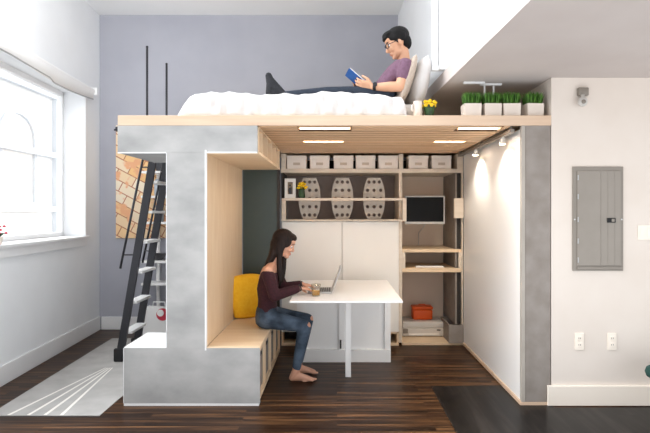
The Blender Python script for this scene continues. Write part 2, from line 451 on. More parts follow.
box(b, -.88, -.872, 4.437, 6.05, 2.02, 2.2)
for y in (4.437, 4.66, 4.98, 5.32, 5.68, 6.03): box(b, -.872, -.624, y, y+.016, 2.021, 2.2)
link('overhead_cubby', b, M_['ply'], t)
b = BM()
box(b, -1.034, -.64, 4.437, 4.455, .022, .44); box(b, -1.034, -.64, 6.03, 6.05, .022, .44)
box(b, -.66, -.622, 4.437, 6.05, .022, .055); box(b, -.66, -.622, 4.437, 6.05, .41, .441)
for y in (4.437, 4.83, 5.23, 5.63, 6.02): box(b, -.66, -.622, y, y+.028, .055, .41)
link('bench_side_frame', b, M_['ply'], t)
for y in (4.466, 4.86, 5.26, 5.66):
    b = BM(); box(b, -.665, -.645, y+.004, y+.352, .062, .405, .004)
    d = link('drawer_front', b, M_['concrete_warm'], t)
    b = BM(); box(b, -.645, -.636, y+.12, y+.24, .34, .362, .003); link('pull', b, M_['dark'], d)
b = BM(); ell(b, (-1.765, 4.46, 2.21), (.014, .014, .014), sub=2); box(b, -1.775, -1.751, 4.42, 4.5, 2.185, 2.2, .003)
link('hook', b, M_['black'], t, 'auto')

# books and boxes in the overhead cubby
bk = [('e6dcc8', .035, .165), ('d9c9ae', .02, .15), ('b9a58a', .045, .16), ('8c6f52', .03, .15), ('e9e1d2', .06, .17), ('cdbb9c', .025, .145), ('6e5a48', .03, .16), ('e2d5bd', .05, .165), ('c7b294', .03, .15)]
pos = [4.47, 4.52, 4.56, 4.70, 4.75, 4.83, 5.01, 5.06, 5.13]
nm = ['cream thin book at the front end of the cubby above the bench', 'beige slim book second from the front in the cubby above the bench', 'tan thick book third from the front in the cubby above the bench',
      'brown book first in the second compartment above the bench', 'broad ivory book in the second compartment above the bench', 'thin sand book last in the second compartment above the bench',
      'dark brown book first in the third compartment above the bench', 'wide cream book in the third compartment above the bench', 'light tan book last in the third compartment above the bench']
for (c, wd, h), y, L in zip(bk, pos, nm):
    mm = mat('book_cloth_'+c, c, c, .7)
    o = thing('book', (-.74, y+wd/2, 2.0205), L, 'book', 'books in the overhead cubby')
    b = BM(); box(b, -.865, -.705, y, y+.003, 2.021, 2.021+h); box(b, -.865, -.705, y+wd-.003, y+wd, 2.021, 2.021+h); box(b, -.708, -.703, y, y+wd, 2.021, 2.021+h, .001)
    link('cover', b, mm, o)
    b = BM(); box(b, -.86, -.709, y+.0035, y+wd-.0035, 2.025, 2.017+h); link('pages', b, M_['page'], o)
for y, wd, c, L in ((5.36, .27, 'd8c9b4', 'pale card box in the fourth compartment above the bench'), (5.72, .27, 'dccfbc', 'cream card box in the rearmost compartment above the bench')):
    o = thing('storage_box', (-.74, y+wd/2, 2.0205), L, 'box', 'boxes in the overhead cubby')
    b = BM(); box(b, -.865, -.70, y, y+wd, 2.021, 2.13, .003); link('box_body', b, M_['box_card'], o)
    b = BM(); box(b, -.868, -.697, y-.003, y+wd+.003, 2.1305, 2.17, .004); link('lid', b, M_['box_card'], o)

# glass partition behind the nook
b = BM(); box(b, -1.03, -.655, 6.07, 6.085, .001, 2.2, .002)
t = thing('glass_partition', (-.84, 6.08, 0), 'dark green glass partition closing the far end of the bench nook', 'partition')
link('glass', b, M_['greyglass'], t)
b = BM(); box(b, -.655, -.628, 6.062, 6.10, .001, 2.2, .002); link('frame_post', b, M_['dark'], t)

# ------------------------------------------------------------------ storage wall (right)
t = thing('storage_wall', (1.6, 5.4, 0), 'tall storage unit with gloss white side panel and grey cement end', 'storage unit')
b = BM(); box(b, 1.462, 1.482, 4.45, 6.405, .04, 2.2, .002)
link('white_panel', b, M_['panel'], t)
b = BM(); box(b, 1.495, 1.694, 4.412, 4.44, .03, 2.2235, .002); link('end_panel', b, M_['concrete_warm'], t)
b = BM(); box(b, 1.463, 1.494, 4.41, 4.449, .03, 2.2235, .002); link('corner_strip', b, M_['strip'], t)
b = BM(); box(b, 1.452, 1.684, 4.405, 4.43, .007, .029); box(b, 1.452, 1.482, 4.431, 6.405, .007, .037); link('plinth', b, M_['ply_pale'], t)
b = BM(); box(b, 1.4825, 1.68, 4.45, 6.4, .03, 2.2); link('carcass', b, M_['wall_warm'], t)
# track and spots
t = thing('light_track', (1.44, 5.3, 2.2), 'thin grey lighting track running along the top of the white panel', 'light track')
b = BM(); box(b, 1.39, 1.425, 4.46, 6.38, 2.175, 2.205, .003); link('rail', b, M_['steel_grey'], t)
for y in (4.5, 5.4, 6.3):
    b = BM(); box(b, 1.397, 1.418, y, y+.03, 2.2055, 2.2455)
    link('bracket', b, M_['steel_grey'], t)
for y, L in ((4.72, 'small spotlight nearer the front on the track beside the white panel'), (5.62, 'small spotlight farther back on the track beside the white panel')):
    o = thing('spotlight', (1.405, y, 2.17), L, 'spotlight', 'spots on the lighting track')
    b = BM(); box(b, 1.395, 1.42, y-.02, y+.02, 2.15, 2.1745, .003); cone(b, (1.40, y, 2.165), (1.405, y, 2.115), .02, .028, 18)
    link('lamp_body', b, M_['silver'], o, 'auto')
    b = BM(); cone(b, (1.405, y, 2.1145), (1.4053, y, 2.1105), .023, .023, 18); link('lens', b, M_['lamp_lens'], o)
    li = bpy.data.lights.new('spot_beam', 'SPOT'); li.energy = 22; li.color = (1, .90, .77); li.spot_size = math.radians(128); li.spot_blend = .8; li.shadow_soft_size = .03
    lo = bpy.data.objects.new('spot_beam', li); COL.objects.link(lo); lo.location = (1.345, y, 2.12)
    lo.rotation_euler = (V((1.46, y+.1, 1.1)) - V((1.345, y, 2.12))).to_track_quat('-Z', 'Y').to_euler()

# ------------------------------------------------------------------ shelving on the far side
def zz(py): return 1.52-(py-213)/86.0
YF = 6.41
t = thing('shelving_unit', (.42, 6.8, 0), 'wide plywood shelving unit filling the rear of the built-in', 'shelves')
b = BM()
box(b, -.64, 1.38, 7.15, 7.17, 1.44, 2.21); box(b, .755, 1.37, 7.151, 7.169, .03, 1.44)
link('back_board', b, M_['ply_back'], t)
b = BM(); box(b, -.62, .715, 6.90, 6.915, 1.455, 1.99); link('recess_back', b, M_['mauve'], t)
b = BM(); box(b, -.648, 1.457, YF, 7.148, 1.996, 2.042, .002); link('shelf', b, M_['shelf'], t)
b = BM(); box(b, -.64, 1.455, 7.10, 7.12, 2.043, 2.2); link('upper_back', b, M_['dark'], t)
for x0, x1 in ((-.645, -.59), (.715, .765), (1.39, 1.457)):
    b = BM(); box(b, x0, x1, YF, 6.9, 2.0425, 2.214, .002); link('divider', b, M_['shelf'], t)
b = BM(); box(b, .716, .752, YF, 7.148, .03, 1.9955, .002); link('divider', b, M_['shelf'], t)
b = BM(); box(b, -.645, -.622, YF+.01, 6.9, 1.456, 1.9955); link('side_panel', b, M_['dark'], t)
b = BM(); box(b, -.645, .7155, YF, 6.9, 1.435, 1.4555, .002); link('shelf', b, M_['shelf'], t)
# open tray with a slim front shelf
b = BM(); box(b, -.63, .79, YF-.10, YF-.001, 1.672, 1.70, .002); link('ledge', b, M_['shelf'], t)
b = BM(); box(b, -.63, -.585, YF-.10, YF-.001, 1.44, 1.6715, .002); link('ledge_end', b, M_['shelf'], t)
b = BM(); box(b, .745, .79, YF-.10, YF-.001, 1.44, 1.6715, .002); link('ledge_end', b, M_['shelf'], t)
b = BM(); box(b, -.584, .744, YF-.10, YF-.001, 1.438, 1.455, .002); link('ledge_base', b, M_['shelf'], t)
# desk bay
b = BM(); box(b, .753, 1.44, YF, 7.148, 1.075, 1.11, .002); link('desk_shelf', b, M_['ply'], t)
b = BM(); box(b, .753, 1.44, YF, 7.148, .845, .89, .002); link('desk_shelf', b, M_['ply'], t)
b = BM(); box(b, .753, .79, YF, 7.148, .8905, 1.0745); link('desk_side', b, M_['shelf'], t)
b = BM(); box(b, 1.405, 1.44, YF, 7.148, .8905, 1.0745); link('desk_side', b, M_['shelf'], t)
b = BM(); box(b, .753, 1.457, YF, 7.148, .001, .03, .002); link('bottom_shelf', b, M_['ply'], t)
b = BM(); box(b, 1.372, 1.39, YF+.02, 7.148, .2405, 1.9955); link('side_panel', b, M_['concrete_warm'], t)
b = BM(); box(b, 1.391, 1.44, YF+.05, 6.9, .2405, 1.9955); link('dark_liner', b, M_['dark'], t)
b = BM(); box(b, 1.442, 1.457, YF, YF+.05, .241, 1.9955, .002); link('front_post', b, M_['shelf'], t)
b = BM(); box(b, 1.345, 1.452, YF-.05, YF-.001, 1.47, 1.70, .003); link('side_pocket', b, M_['shelf'], t)
b = BM()
box(b, 1.29, 1.302, YF-.02, 6.9, .031, .24); box(b, 1.448, 1.46, YF-.02, 6.9, .031, .24); box(b, 1.302, 1.448, YF-.02, YF-.008, .031, .24); box(b, 1.302, 1.448, 6.888, 6.9, .031, .24); box(b, 1.302, 1.448, YF-.008, 6.888, .031, .045)
link('floor_trough', b, M_['concrete_warm'], t)
# cupboard under the tray
t = thing('cupboard', (.03, 6.6, 0), 'wide cream cupboard with two flat doors behind the white table', 'cupboard')
b = BM(); box(b, -.64, .714, YF+.001, 6.95, .16, 1.434); link('cupboard_body', b, M_['cream'], t)
for x0, x1 in ((-.628, .045), (.063, .712)):
    b = BM(); box(b, x0, x1, YF-.022, YF, .16, 1.432, .003); link('door', b, M_['cream'], t)
b = BM(); box(b, -.64, .714, YF-.02, 6.95, .001, .03, .002); box(b, -.64, .714, 6.93, 6.95, .03, .159); box(b, .55, .714, YF-.015, YF+.0, .14, .159)
for x in (-.64, -.3, .55, .69): box(b, x, x+.02, YF-.015, 6.9, .0305, .159)
link('toe_shelf', b, M_['ply'], t)
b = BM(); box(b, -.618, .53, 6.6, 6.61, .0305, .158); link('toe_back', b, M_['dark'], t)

# storage boxes on the top shelf
bx = [(287, 306.5), (309.8, 329.5), (333.6, 353.4), (356, 375), (379, 397.6), (408, 428.5), (431, 451.8)]
BL = ['cream lidded storage box at the left end of the top shelf', 'cream lidded storage box second from the left on the top shelf', 'cream lidded storage box third from the left on the top shelf',
      'cream lidded storage box fourth from the left on the top shelf', 'cream lidded storage box just left of the top shelf divider', 'cream lidded storage box just right of the top shelf divider, above the monitor', 'cream lidded storage box at the right end of the top shelf']
first = None
for (p, q), L in zip(bx, BL):
    x0, x1 = (p-337)/86.0, (q-337)/86.0; xc = (x0+x1)/2
    if first is None:
        first = o = thing('storage_box', (xc, 6.56, 2.0425), L, 'box', 'storage boxes on the top shelf')
        b = BM(); box(b, xc-.112, xc+.112, 6.435, 6.70, 2.043, 2.16, .004); link('box_body', b, M_['box_card'], o)
        b = BM(); box(b, xc-.116, xc+.116, 6.431, 6.704, 2.16, 2.198, .005); link('lid', b, M_['box_card'], o)
        b = BM(); box(b, xc-.04, xc+.04, 6.428, 6.434, 2.085, 2.115, .002); link('label_holder', b, M_['tagcard'], o)
    else: dup(first, (xc, 6.56, 2.0425), L)

# perforated oval boards
def perf_board(xc, zc):
    b = BM(); th = .03; hw, hh = .128, .243
    def half(z):                                                    # half width of the barrel outline
        q = abs(z)/hh
        return hw*(1-.42*q**2.4)
    cols, rows = 3, 5; N = 12
    # each cell: a quad ring around a round hole
    zs = [-hh+2*hh*i/rows for i in range(rows+1)]
    def P(u, z): return half(z)*u
    us = [-1, -.36, .36, 1]
    for y, flip in ((0, False), (th, True)):
        for i in range(rows):
            for j in range(cols):
                cz = (zs[i]+zs[i+1])/2; cu = (us[j]+us[j+1])/2*.93
                cx = P(cu, cz); r = .0205
                outer = []
                for k in range(4*4):
                    s, f = divmod(k, 4); f /= 4
                    uu, vv = [(us[j]+(us[j+1]-us[j])*f, zs[i]), (us[j+1], zs[i]+(zs[i+1]-zs[i])*f), (us[j+1]-(us[j+1]-us[j])*f, zs[i+1]), (us[j], zs[i+1]-(zs[i+1]-zs[i])*f)][s]
                    outer.append((P(uu, vv), vv))
                inner = []
                for (ox, oz) in outer:
                    a = math.atan2(oz-cz, ox-cx); inner.append((cx+r*math.cos(a), cz+r*math.sin(a)))
                vo = [b.verts.new((x+xc, y, z+zc)) for x, z in outer]; vi = [b.verts.new((x+xc, y, z+zc)) for x, z in inner]
                for k in range(16):
                    b.faces.new((vo[k], vo[(k+1) % 16], vi[(k+1) % 16], vi[k]))
                if not flip:
                    vb = [b.verts.new((x+xc, th, z+zc)) for x, z in inner]
                    for k in range(16): b.faces.new((vi[k], vi[(k+1) % 16], vb[(k+1) % 16], vb[k]))
    # outer rim
    n = 40; rim = []
    for k in range(n+1): z = -hh+2*hh*k/n; rim.append((half(z), z))
    loop = rim + [(-x, z) for x, z in rim[::-1]]
    A = [b.verts.new((x+xc, 0, z+zc)) for x, z in loop]; B = [b.verts.new((x+xc, th, z+zc)) for x, z in loop]
    for k in range(len(loop)): b.faces.new((A[k], A[(k+1) % len(loop)], B[(k+1) % len(loop)], B[k]))
    return b
PL = ['tall stone-grey perforated board behind the yellow flowers', 'middle stone-grey perforated board on the tray shelf', 'stone-grey perforated board nearest the monitor']
src = None
for px, L in zip((309.8, 342.3, 373.8), PL):
    xc = (px-337)/84.2
    if src is None:
        src = o = thing('perforated_board', (xc, 6.545, 1.4565), L, 'perforated board', 'perforated boards on the tray shelf')
        b = perf_board(xc, 1.456+.245); c = link('board', b, M_['perf'], o, M=Matrix.Translation((0, 6.53, 0)))
        b = BM(); box(b, xc-.05, xc+.05, 6.565, 6.66, 1.457, 1.475, .003); link('stand_foot', b, M_['perf'], o)
    else: dup(src, (xc, 6.545, 1.4565), L)

# photo frame and flowers on the ledge
YL = 6.36
t = thing('photo_frame', (-.535, YL, 1.7), 'small framed photograph standing on the shelf ledge', 'photo frame')
b = BM()
x0, x1, z0, z1 = -.60, -.473, 1.7005, 1.925
box(b, x0, x0+.014, YL-.01, YL+.01, z0, z1, .002); box(b, x1-.014, x1, YL-.01, YL+.01, z0, z1, .002); box(b, x0+.014, x1-.014, YL-.01, YL+.01, z0, z0+.014); box(b, x0+.014, x1-.014, YL-.01, YL+.01, z1-.014, z1)
link('frame', b, M_['page'], t)
b = BM(); box(b, x0+.014, x1-.014, YL+.0, YL+.006, z0+.014, z1-.014); link('mount', b, M_['page'], t)
b = BM(); box(b, x0+.035, x1-.035, YL-.004, YL-.0005, z0+.045, z1-.04); pt = link('print', b, mat('dim_photo_print', '4a3b30', '9a8468', .5, (30, 30, 18)), t)
b = BM(); ell(b, (-.538, YL-.005, 1.845), (.011, .002, .014), sub=2); ell(b, (-.538, YL-.005, 1.785), (.019, .002, .042), sub=2); link('print_figure', b, M_['black'], pt)
t = thing('flower_vase', (-.405, YL, 1.7), 'short glass vase of yellow flowers beside the framed photograph', 'flowers')
b = BM(); lathe(b, [(0, 0), (.036, 0), (.04, .02), (.034, .09), (.04, .105), (.036, .105), (.03, .09), (.036, .02), (0, .006)], (-.405, YL, 1.7005), 24)
link('vase', b, M_['leaf'], t, True)
b = BM()
for k in range(22):
    a = k*2.4; r = .05*math.sqrt((k+.5)/22)
    c = V((-.402+1.05*r*math.cos(a), YL+.55*r*math.sin(a), 1.85+.028*math.cos(k*1.7)-.2*r))
    ell(b, c, (.017, .015, .013), sub=2)
    cone(b, (-.405, YL, 1.78), c, .002, .002, 5)
link('blooms', b, M_['yellow'], t, True)
b = BM()
for k in range(10):
    a = k*.63*1.0
    tube(b, [(-.405, YL, 1.79), (-.405+.03*math.cos(a), YL+.02*math.sin(a), 1.825), (-.405+.055*math.cos(a), YL+.03*math.sin(a), 1.83)], [.002, .01, .002], 6)
link('leaves', b, M_['leaf'], t, True)

# monitor
t = thing('monitor', (1.04, 6.62, 1.4), 'flat black-screened monitor with silver frame hung in the desk bay', 'monitor')
b = BM()
X0, X1, A0, A1, Ym = .812, 1.285, 1.398, 1.735, 6.60
box(b, X0, X1, Ym+.012, Ym+.04, A0, A1, .005)
link('casing', b, M_['silver'], t, 'auto')
b = BM(); f = .016
box(b, X0, X0+f, Ym, Ym+.0115, A0, A1, .002); box(b, X1-f, X1, Ym, Ym+.0115, A0, A1, .002); box(b, X0+f, X1-f, Ym, Ym+.0115, A0, A0+.028, .002); box(b, X0+f, X1-f, Ym, Ym+.0115, A1-f, A1, .002)
link('bezel', b, M_['silver'], t)
b = BM(); box(b, X0+f, X1-f, Ym+.006, Ym+.0118, A0+.028, A1-f); link('screen', b, M_['screen'], t)
b = BM(); box(b, 1.0, 1.1, Ym+.0405, Ym+.06, 1.5, 1.62, .003); cone(b, (1.05, Ym+.06, 1.56), (1.05, 7.149, 1.56), .018, .018); link('wall_arm', b, M_['black'], t)
b = BM(); tube(b, [(1.06, Ym+.03, 1.41), (1.055, 6.85, 1.33), (1.05, 7.13, 1.28), (1.05, 7.14, 1.118)], .004, 6); link('cable', b, M_['keyb'], t, True)
# keyboard on the lower desk shelf
t = thing('keyboard', (1.1, 6.56, .89), 'slim white keyboard lying on the lower desk shelf', 'keyboard')
b = BM(); box(b, .92, 1.25, 6.46, 6.58, .8905, .904, .004); link('keyboard_body', b, M_['keyb'], t)
b = BM()
for i in range(14):
    for j in range(5): box(b, .93+i*.0225, .93+i*.0225+.019, 6.468+j*.021, 6.468+j*.021+.017, .9042, .909)
link('keys', b, M_['white'], t)
# printer and orange box
t = thing('printer', (1.07, 6.95, .03), 'grey flat printer on the bottom shelf under the orange case', 'printer')
PX0, PX1, PY0, PY1 = .79, 1.30, 6.72, 7.10
b = BM(); box(b, PX0, PX1, PY0, PY1, .036, .13, .012); link('printer_body', b, M_['printer'], t, 'auto')
b = BM(); box(b, PX0+.005, PX1-.005, PY0+.01, PY1, .1305, .205, .014); link('scanner_lid', b, M_['silver'], t, 'auto')
b = BM(); box(b, PX0+.01, PX0+.07, PY0-.006, PY0+.01, .07, .125, .004); link('control_panel', b, M_['steel_grey'], t)
b = BM(); box(b, PX0+.08, PX1-.06, PY0-.008, PY0+.002, .045, .075, .003); link('paper_tray', b, M_['keyb'], t)
b = BM(); box(b, PX1-.09, PX1-.045, PY0-.004, PY0+.002, .105, .118, .001); link('badge', b, M_['dark'], t)
b = BM()
for x in (PX0+.03, PX1-.03):
    for y in (PY0+.03, PY1-.03): cone(b, (x, y, .0302), (x, y, .037), .012, .012)
link('printer_feet', b, M_['rubber'], t)
t = thing('orange_case', (1.06, 6.93, .205), 'bright orange case sitting on top of the printer', 'case')
b = BM(); box(b, .94, 1.185, 6.86, 7.04, .2055, .33, .02, seg=3); link('case_body', b, M_['orange'], t, 'auto')
b = BM(); box(b, .935, 1.19, 6.855, 7.045, .331, .37, .015, seg=3); link('case_lid', b, M_['orange'], t, 'auto')
b = BM(); tube(b, [(1.02, 6.95, .370), (1.025, 6.95, .385), (1.10, 6.95, .385), (1.105, 6.95, .370)], .005, 8); link('handle', b, M_['orange'], t, True)

# ------------------------------------------------------------------ table
TZ = .775
t = thing('table', (.08, 5.5, 0), 'white drop-leaf table with one square leg and panelled pedestal', 'table')
b = BM(); box(b, -.405, .565, 4.755, 6.25, TZ-.016, TZ, .003); link('tabletop', b, M_['white'], t)
b = BM(); box(b, .078, .130, 5.17, 5.22, .001, TZ-.037, .003); link('leg', b, M_['white'], t)
b = BM()
q0, q1, d0, d1 = -.41, .55, 5.69, 6.37
box(b, q0, q0+.02, d0, d1, .02, TZ-.037); box(b, q1-.02, q1, d0, d1, .02, TZ-.037); box(b, q0+.02, q1-.02, d0+.03, d0+.045, .02, TZ-.037); box(b, q0+.02, q1-.02, d1-.02, d1, .02, TZ-.037)
box(b, q0, q1, d0-.012, d0+.03, .001, .13, .003)
box(b, q0+.02, q0+.09, d0, d0+.029, .131, TZ-.037); box(b, q1-.06, q1-.02, d0, d0+.029, .131, TZ-.037); box(b, .02, .07, d0, d0+.029, .131, TZ-.037)
box(b, .07, q1-.06, d0+.01, d0+.029, .60, .62); box(b, q0+.09, .02, d0+.01, d0+.029, .66, TZ-.037)
link('pedestal', b, M_['white'], t)
b = BM(); box(b, .03, .045, 5.68, 5.689, .14, .23, .002); link('latch', b, M_['dark'], t)

# laptop
t = thing('laptop', (-.15, 5.36, TZ), 'open silver laptop on the white table in front of the woman', 'laptop')
b = BM(); box(b, -.275, -.045, 5.20, 5.53, TZ+.0005, TZ+.016, .005); lb = link('laptop_base', b, M_['alu'], t, 'auto')
b = BM()
for i in range(5):
    for j in range(13): box(b, -.165+i*.021, -.165+i*.021+.017, 5.225+j*.0217, 5.225+j*.0217+.018, TZ+.016, TZ+.0175)
link('keys', b, M_['black'], lb)
ang = math.radians(20)
MS = Matrix.Translation((-.045, 5.365, TZ+.018)) @ Matrix.Rotation(ang, 4, 'Y')
b = BM(); box(b, -.004, .004, -.165, .165, 0, .235, .003); ls = link('laptop_lid', b, M_['alu'], t, 'auto', MS)
b = BM(); box(b, -.0055, -.0042, -.155, .155, .014, .225); link('screen', b, M_['silver'], ls, M=MS)
# tumbler
t = thing('drinking_glass', (-.192, 5.05, TZ), 'clear tumbler half full of amber drink on the white table', 'glass')
b = BM(); lathe(b, [(0, 0), (.036, 0), (.045, .11), (.0425, .11), (.034, .008), (0, .008)], (-.192, 5.05, TZ+.0005), 28); link('tumbler', b, M_['tumbler'], t, True)
b = BM(); lathe(b, [(0, .009), (.0335, .009), (.038, .055), (0, .055)], (-.192, 5.05, TZ+.0005), 28); link('drink', b, M_['beer'], t, 'auto')

# cushions / pillows
def pillow_bm(w, h, d, M, n=22, dent=.0, puff=.5):
    b = BM()
    def sgn(v, p): return math.copysign(abs(v)**p, v)
    G = {}
    for side in (1, -1):
        for i in range(n+1):
            for j in range(n+1):
                u = -1+2*i/n; v = -1+2*j/n
                edge = (i in (0, n)) or (j in (0, n))
                if edge and (i, j) in G: continue
                pu = u*math.sqrt(1-.26*v*v)*(1+.03*v*v); pv = v*math.sqrt(1-.26*u*u)*(1+.03*u*u)
                th = ((1-u**2)*(1-v**2))**puff
                wr = .03*math.sin(7*u+3*v)*th*(1-th)*2
                p = V((pu*w/2, side*d/2*(th*(1+.06*math.sin(5*u*v+side))+wr) if not edge else 0, pv*h/2))
                vv = b.verts.new(M @ p); G[(i, j) if edge else (i, j, side)] = vv
    def g(i, j, s): return G.get((i, j)) or G[(i, j, s)]
    for s in (1, -1):
        for i in range(n):
            for j in range(n):
                q = [g(i, j, s), g(i+1, j, s), g(i+1, j+1, s), g(i, j+1, s)]
                b.faces.new(q if s < 0 else q[::-1])
    return b
MC = Matrix.Translation((-.90, 5.66, .685)) @ Matrix.Rotation(math.radians(38), 4, 'Z') @ Matrix.Rotation(math.radians(-10), 4, 'X')
o = link('cushion', pillow_bm(.40, .45, .17, MC), M_['yellow_cloth'], None, True)
tag(o, 'mustard yellow cushion leaning in the bench nook behind the woman', 'cushion')

# ------------------------------------------------------------------ ladder, left
t = thing('ladder', (-2.1, 6.0, 0), 'steep ladder with dark rails and white treads up to the sleeping platform', 'ladder')
def lx(z): return -2.246 + .168*z          # ladder rake
for y in (5.68, 6.15):
    b = BM()
    prism(b, [(lx(.03)-.03, .03), (lx(.03)+.045, .03), (lx(2.32)+.045, 2.32), (lx(2.32)-.03, 2.32)], 'y', y, y+.035)
    link('stringer', b, M_['black'], t)
    b = BM(); box(b, lx(0)-.042, lx(0)+.055, y-.006, y+.041, .006, .14, .012, seg=3); link('rubber_foot', b, M_['rubber'], t, 'auto')
    b = BM(); r = .012
    yy = 6.345 if y > 6 else y+.0175
    tube(b, [(-2.225, yy, .96), (-2.11, yy, 1.52), (-1.975, yy, 2.17), (-1.955, yy, 2.27), (-1.95, yy, 2.36), (-1.95, yy, 2.8), (-1.95, yy, 3.235)], r, 10)
    ell(b, (-1.95, yy, 3.235), .014, sub=2)
    link('handrail', b, M_['black'], t, True)
    for z in (1.1, 2.0):
        b = BM(); xa = -2.225+(z-.96)*.206; cone(b, (xa, yy, z), (lx(z)-.01, y+.03, z), .007, .007, 8)
        link('rail_bracket', b, M_['black'], t)
for k in range(7):
    z = .30+k*.31
    b = BM(); box(b, lx(z)-.025, lx(z)+.085, 5.716, 6.149, z-.014, z+.014, .003); link('tread', b, M_['white'], t)

# white shelf rack on the far wall behind the ladder
t = thing('shelf_rack', (-2.2, 7.1, 0), 'narrow white shelf rack standing against the back wall behind the ladder', 'shelf rack')
for z in (.62, .90, 1.39, 1.72, 2.03):
    b = BM(); box(b, -2.46, -1.95, 6.95, 7.24, z, z+.028, .003); link('rack_shelf', b, M_['white'], t)
for x in (-2.33, -1.97):
    b = BM()
    sweep(b, [(x, 7.22, .005), (x, 7.235, .3), (x, 7.20, .62), (x, 7.235, .9), (x, 7.20, 1.4), (x, 7.235, 1.72), (x, 7.215, 2.2)], [.02]*7, [.025]*7, (1, 0, 0), 12)
    link('rack_upright', b, M_['white'], t, True)
for (x, z, c, L) in ((-2.28, .929, '3b3b3f', 'dark bowl upside by the rack edge on the second shelf behind the ladder'), (-2.27, 1.7485, 'a9b4bd', 'blue-grey jar on the fourth rack shelf behind the ladder'), (-2.25, 2.0585, '33343a', 'dark jar on the top rack shelf behind the ladder'), (-2.27, 1.4185, '8d979f', 'grey jar on the middle rack shelf behind the ladder')):
    if 'bowl' in L: L = 'dark bowl on the second rack shelf behind the ladder'
    mm = mat('glaze_'+c, c, c, .35)
    b = BM()
    if 'bowl' in L: lathe(b, [(0, 0), (.04, 0), (.05, .008), (.085, .05), (.10, .085), (.094, .085), (.078, .05), (.04, .014), (0, .014)], (x, 7.08, z+.0005))
    else: lathe(b, [(0, 0), (.05, 0), (.06, .02), (.06, .14), (.045, .165), (.045, .19), (.05, .195), (.05, .21), (0, .215)], (x, 7.07, z+.0005))
    o = link('bowl' if 'bowl' in L else 'jar', b, mm, None, 'auto'); tag(o, L, 'bowl' if 'bowl' in L else 'jar')
# bag
t = thing('paper_bag', (-2.17, 6.9, 0), 'white bag with a round red mark on the floor behind the step', 'bag')
b = BM()
prism(b, [(-2.36, .003), (-2.02, .003), (-2.0, .36), (-2.34, .38)], 'y', 6.72, 6.90)
link('bag_body', b, M_['white'], t)
b = BM(); lathe(b, [(0, 0), (.075, 0), (.075, .003), (0, .003)], (0, 0, 0), 28)
link('round_mark', b, M_['red'], t, M=Matrix.Translation((-2.115, 6.7195, .30)) @ Matrix.Rotation(PI/2, 4, 'X'))
b = BM(); lathe(b, [(0, 0), (.042, 0), (.042, .002), (0, .002)], (0, 0, 0), 24)
link('mark_centre', b, M_['white'], t, M=Matrix.Translation((-2.14, 6.7160, .318)) @ Matrix.Rotation(PI/2, 4, 'X'))
b = BM(); tube(b, [(-2.26, 6.80, .37), (-2.25, 6.79, .44), (-2.11, 6.79, .44), (-2.10, 6.80, .36)], .006, 8); link('handle', b, M_['white'], t, True)

# rug with a fan of pale stripes
def rug_mat():
    m, nt, b_ = new_mat('grey_woven_rug')
    n = nt.nodes.new('ShaderNodeTexNoise'); n.inputs['Scale'].default_value = 1; n.inputs['Detail'].default_value = 5
    nt.links.new(coords(nt, (5, 5, 5)), n.inputs['Vector'])
    r = nt.nodes.new('ShaderNodeValToRGB'); r.color_ramp.elements[0].color = lin('a9a7a4'); r.color_ramp.elements[1].color = lin('bab8b5')
    r.color_ramp.elements[0].position = .3; r.color_ramp.elements[1].position = .7
    nt.links.new(n.outputs['Fac'], r.inputs['Fac']); nt.links.new(r.outputs['Color'], b_.inputs['Base Color']); b_.inputs['Roughness'].default_value = .9
    return m
t = thing('floor_mat', (-2.25, 5.4, 0), 'long pale grey mat with a fan of white stripes under the ladder', 'mat')
b = BM(); prism(b, [(-2.63, 4.19), (-1.79, 4.19), (-1.79, 6.75), (-2.74, 6.75)], 'z', .0005, .005); link('mat_body', b, rug_mat(), t)
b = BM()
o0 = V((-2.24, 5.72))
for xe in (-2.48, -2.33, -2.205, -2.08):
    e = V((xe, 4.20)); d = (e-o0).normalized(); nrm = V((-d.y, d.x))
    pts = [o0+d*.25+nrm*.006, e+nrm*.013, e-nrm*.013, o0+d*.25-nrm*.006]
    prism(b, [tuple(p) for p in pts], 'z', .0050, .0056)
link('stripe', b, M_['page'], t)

# picture on the back wall
def art_mat():
    m, nt, b_ = new_mat('orange_facade_print')
    br = nt.nodes.new('ShaderNodeTexBrick'); br.inputs['Scale'].default_value = 1
    br.inputs['Brick Width'].default_value = .26; br.inputs['Row Height'].default_value = .13; br.inputs['Mortar Size'].default_value = .007
    br.inputs['Color1'].default_value = lin('f6c683'); br.inputs['Color2'].default_value = lin('f8ead2'); br.inputs['Mortar'].default_value = lin('bd7c5c')
    tc = nt.nodes.new('ShaderNodeTexCoord'); mp = nt.nodes.new('ShaderNodeMapping')
    mp.inputs['Rotation'].default_value = (PI/2, math.radians(0), math.radians(0))
    nt.links.new(tc.outputs['Object'], mp.inputs['Vector'])
    mp2 = nt.nodes.new('ShaderNodeMapping'); mp2.inputs['Rotation'].default_value = (0, 0, math.radians(-28))
    nt.links.new(mp.outputs['Vector'], mp2.inputs['Vector']); nt.links.new(mp2.outputs['Vector'], br.inputs['Vector'])
    n = nt.nodes.new('ShaderNodeTexNoise'); n.inputs['Scale'].default_value = 7; nt.links.new(mp2.outputs['Vector'], n.inputs['Vector'])
    r = nt.nodes.new('ShaderNodeValToRGB'); r.color_ramp.elements[0].position = .55; r.color_ramp.elements[1].position = .62
    nt.links.new(n.outputs['Fac'], r.inputs['Fac'])
    mx = nt.nodes.new('ShaderNodeMix'); mx.data_type = 'RGBA'; mx.inputs['B'].default_value = lin('eeb083')
    nt.links.new(r.outputs['Color'], mx.inputs['Factor']); nt.links.new(br.outputs['Color'], mx.inputs['A']); nt.links.new(mx.outputs['Result'], b_.inputs['Base Color'])
    b_.inputs['Roughness'].default_value = .6
    return m
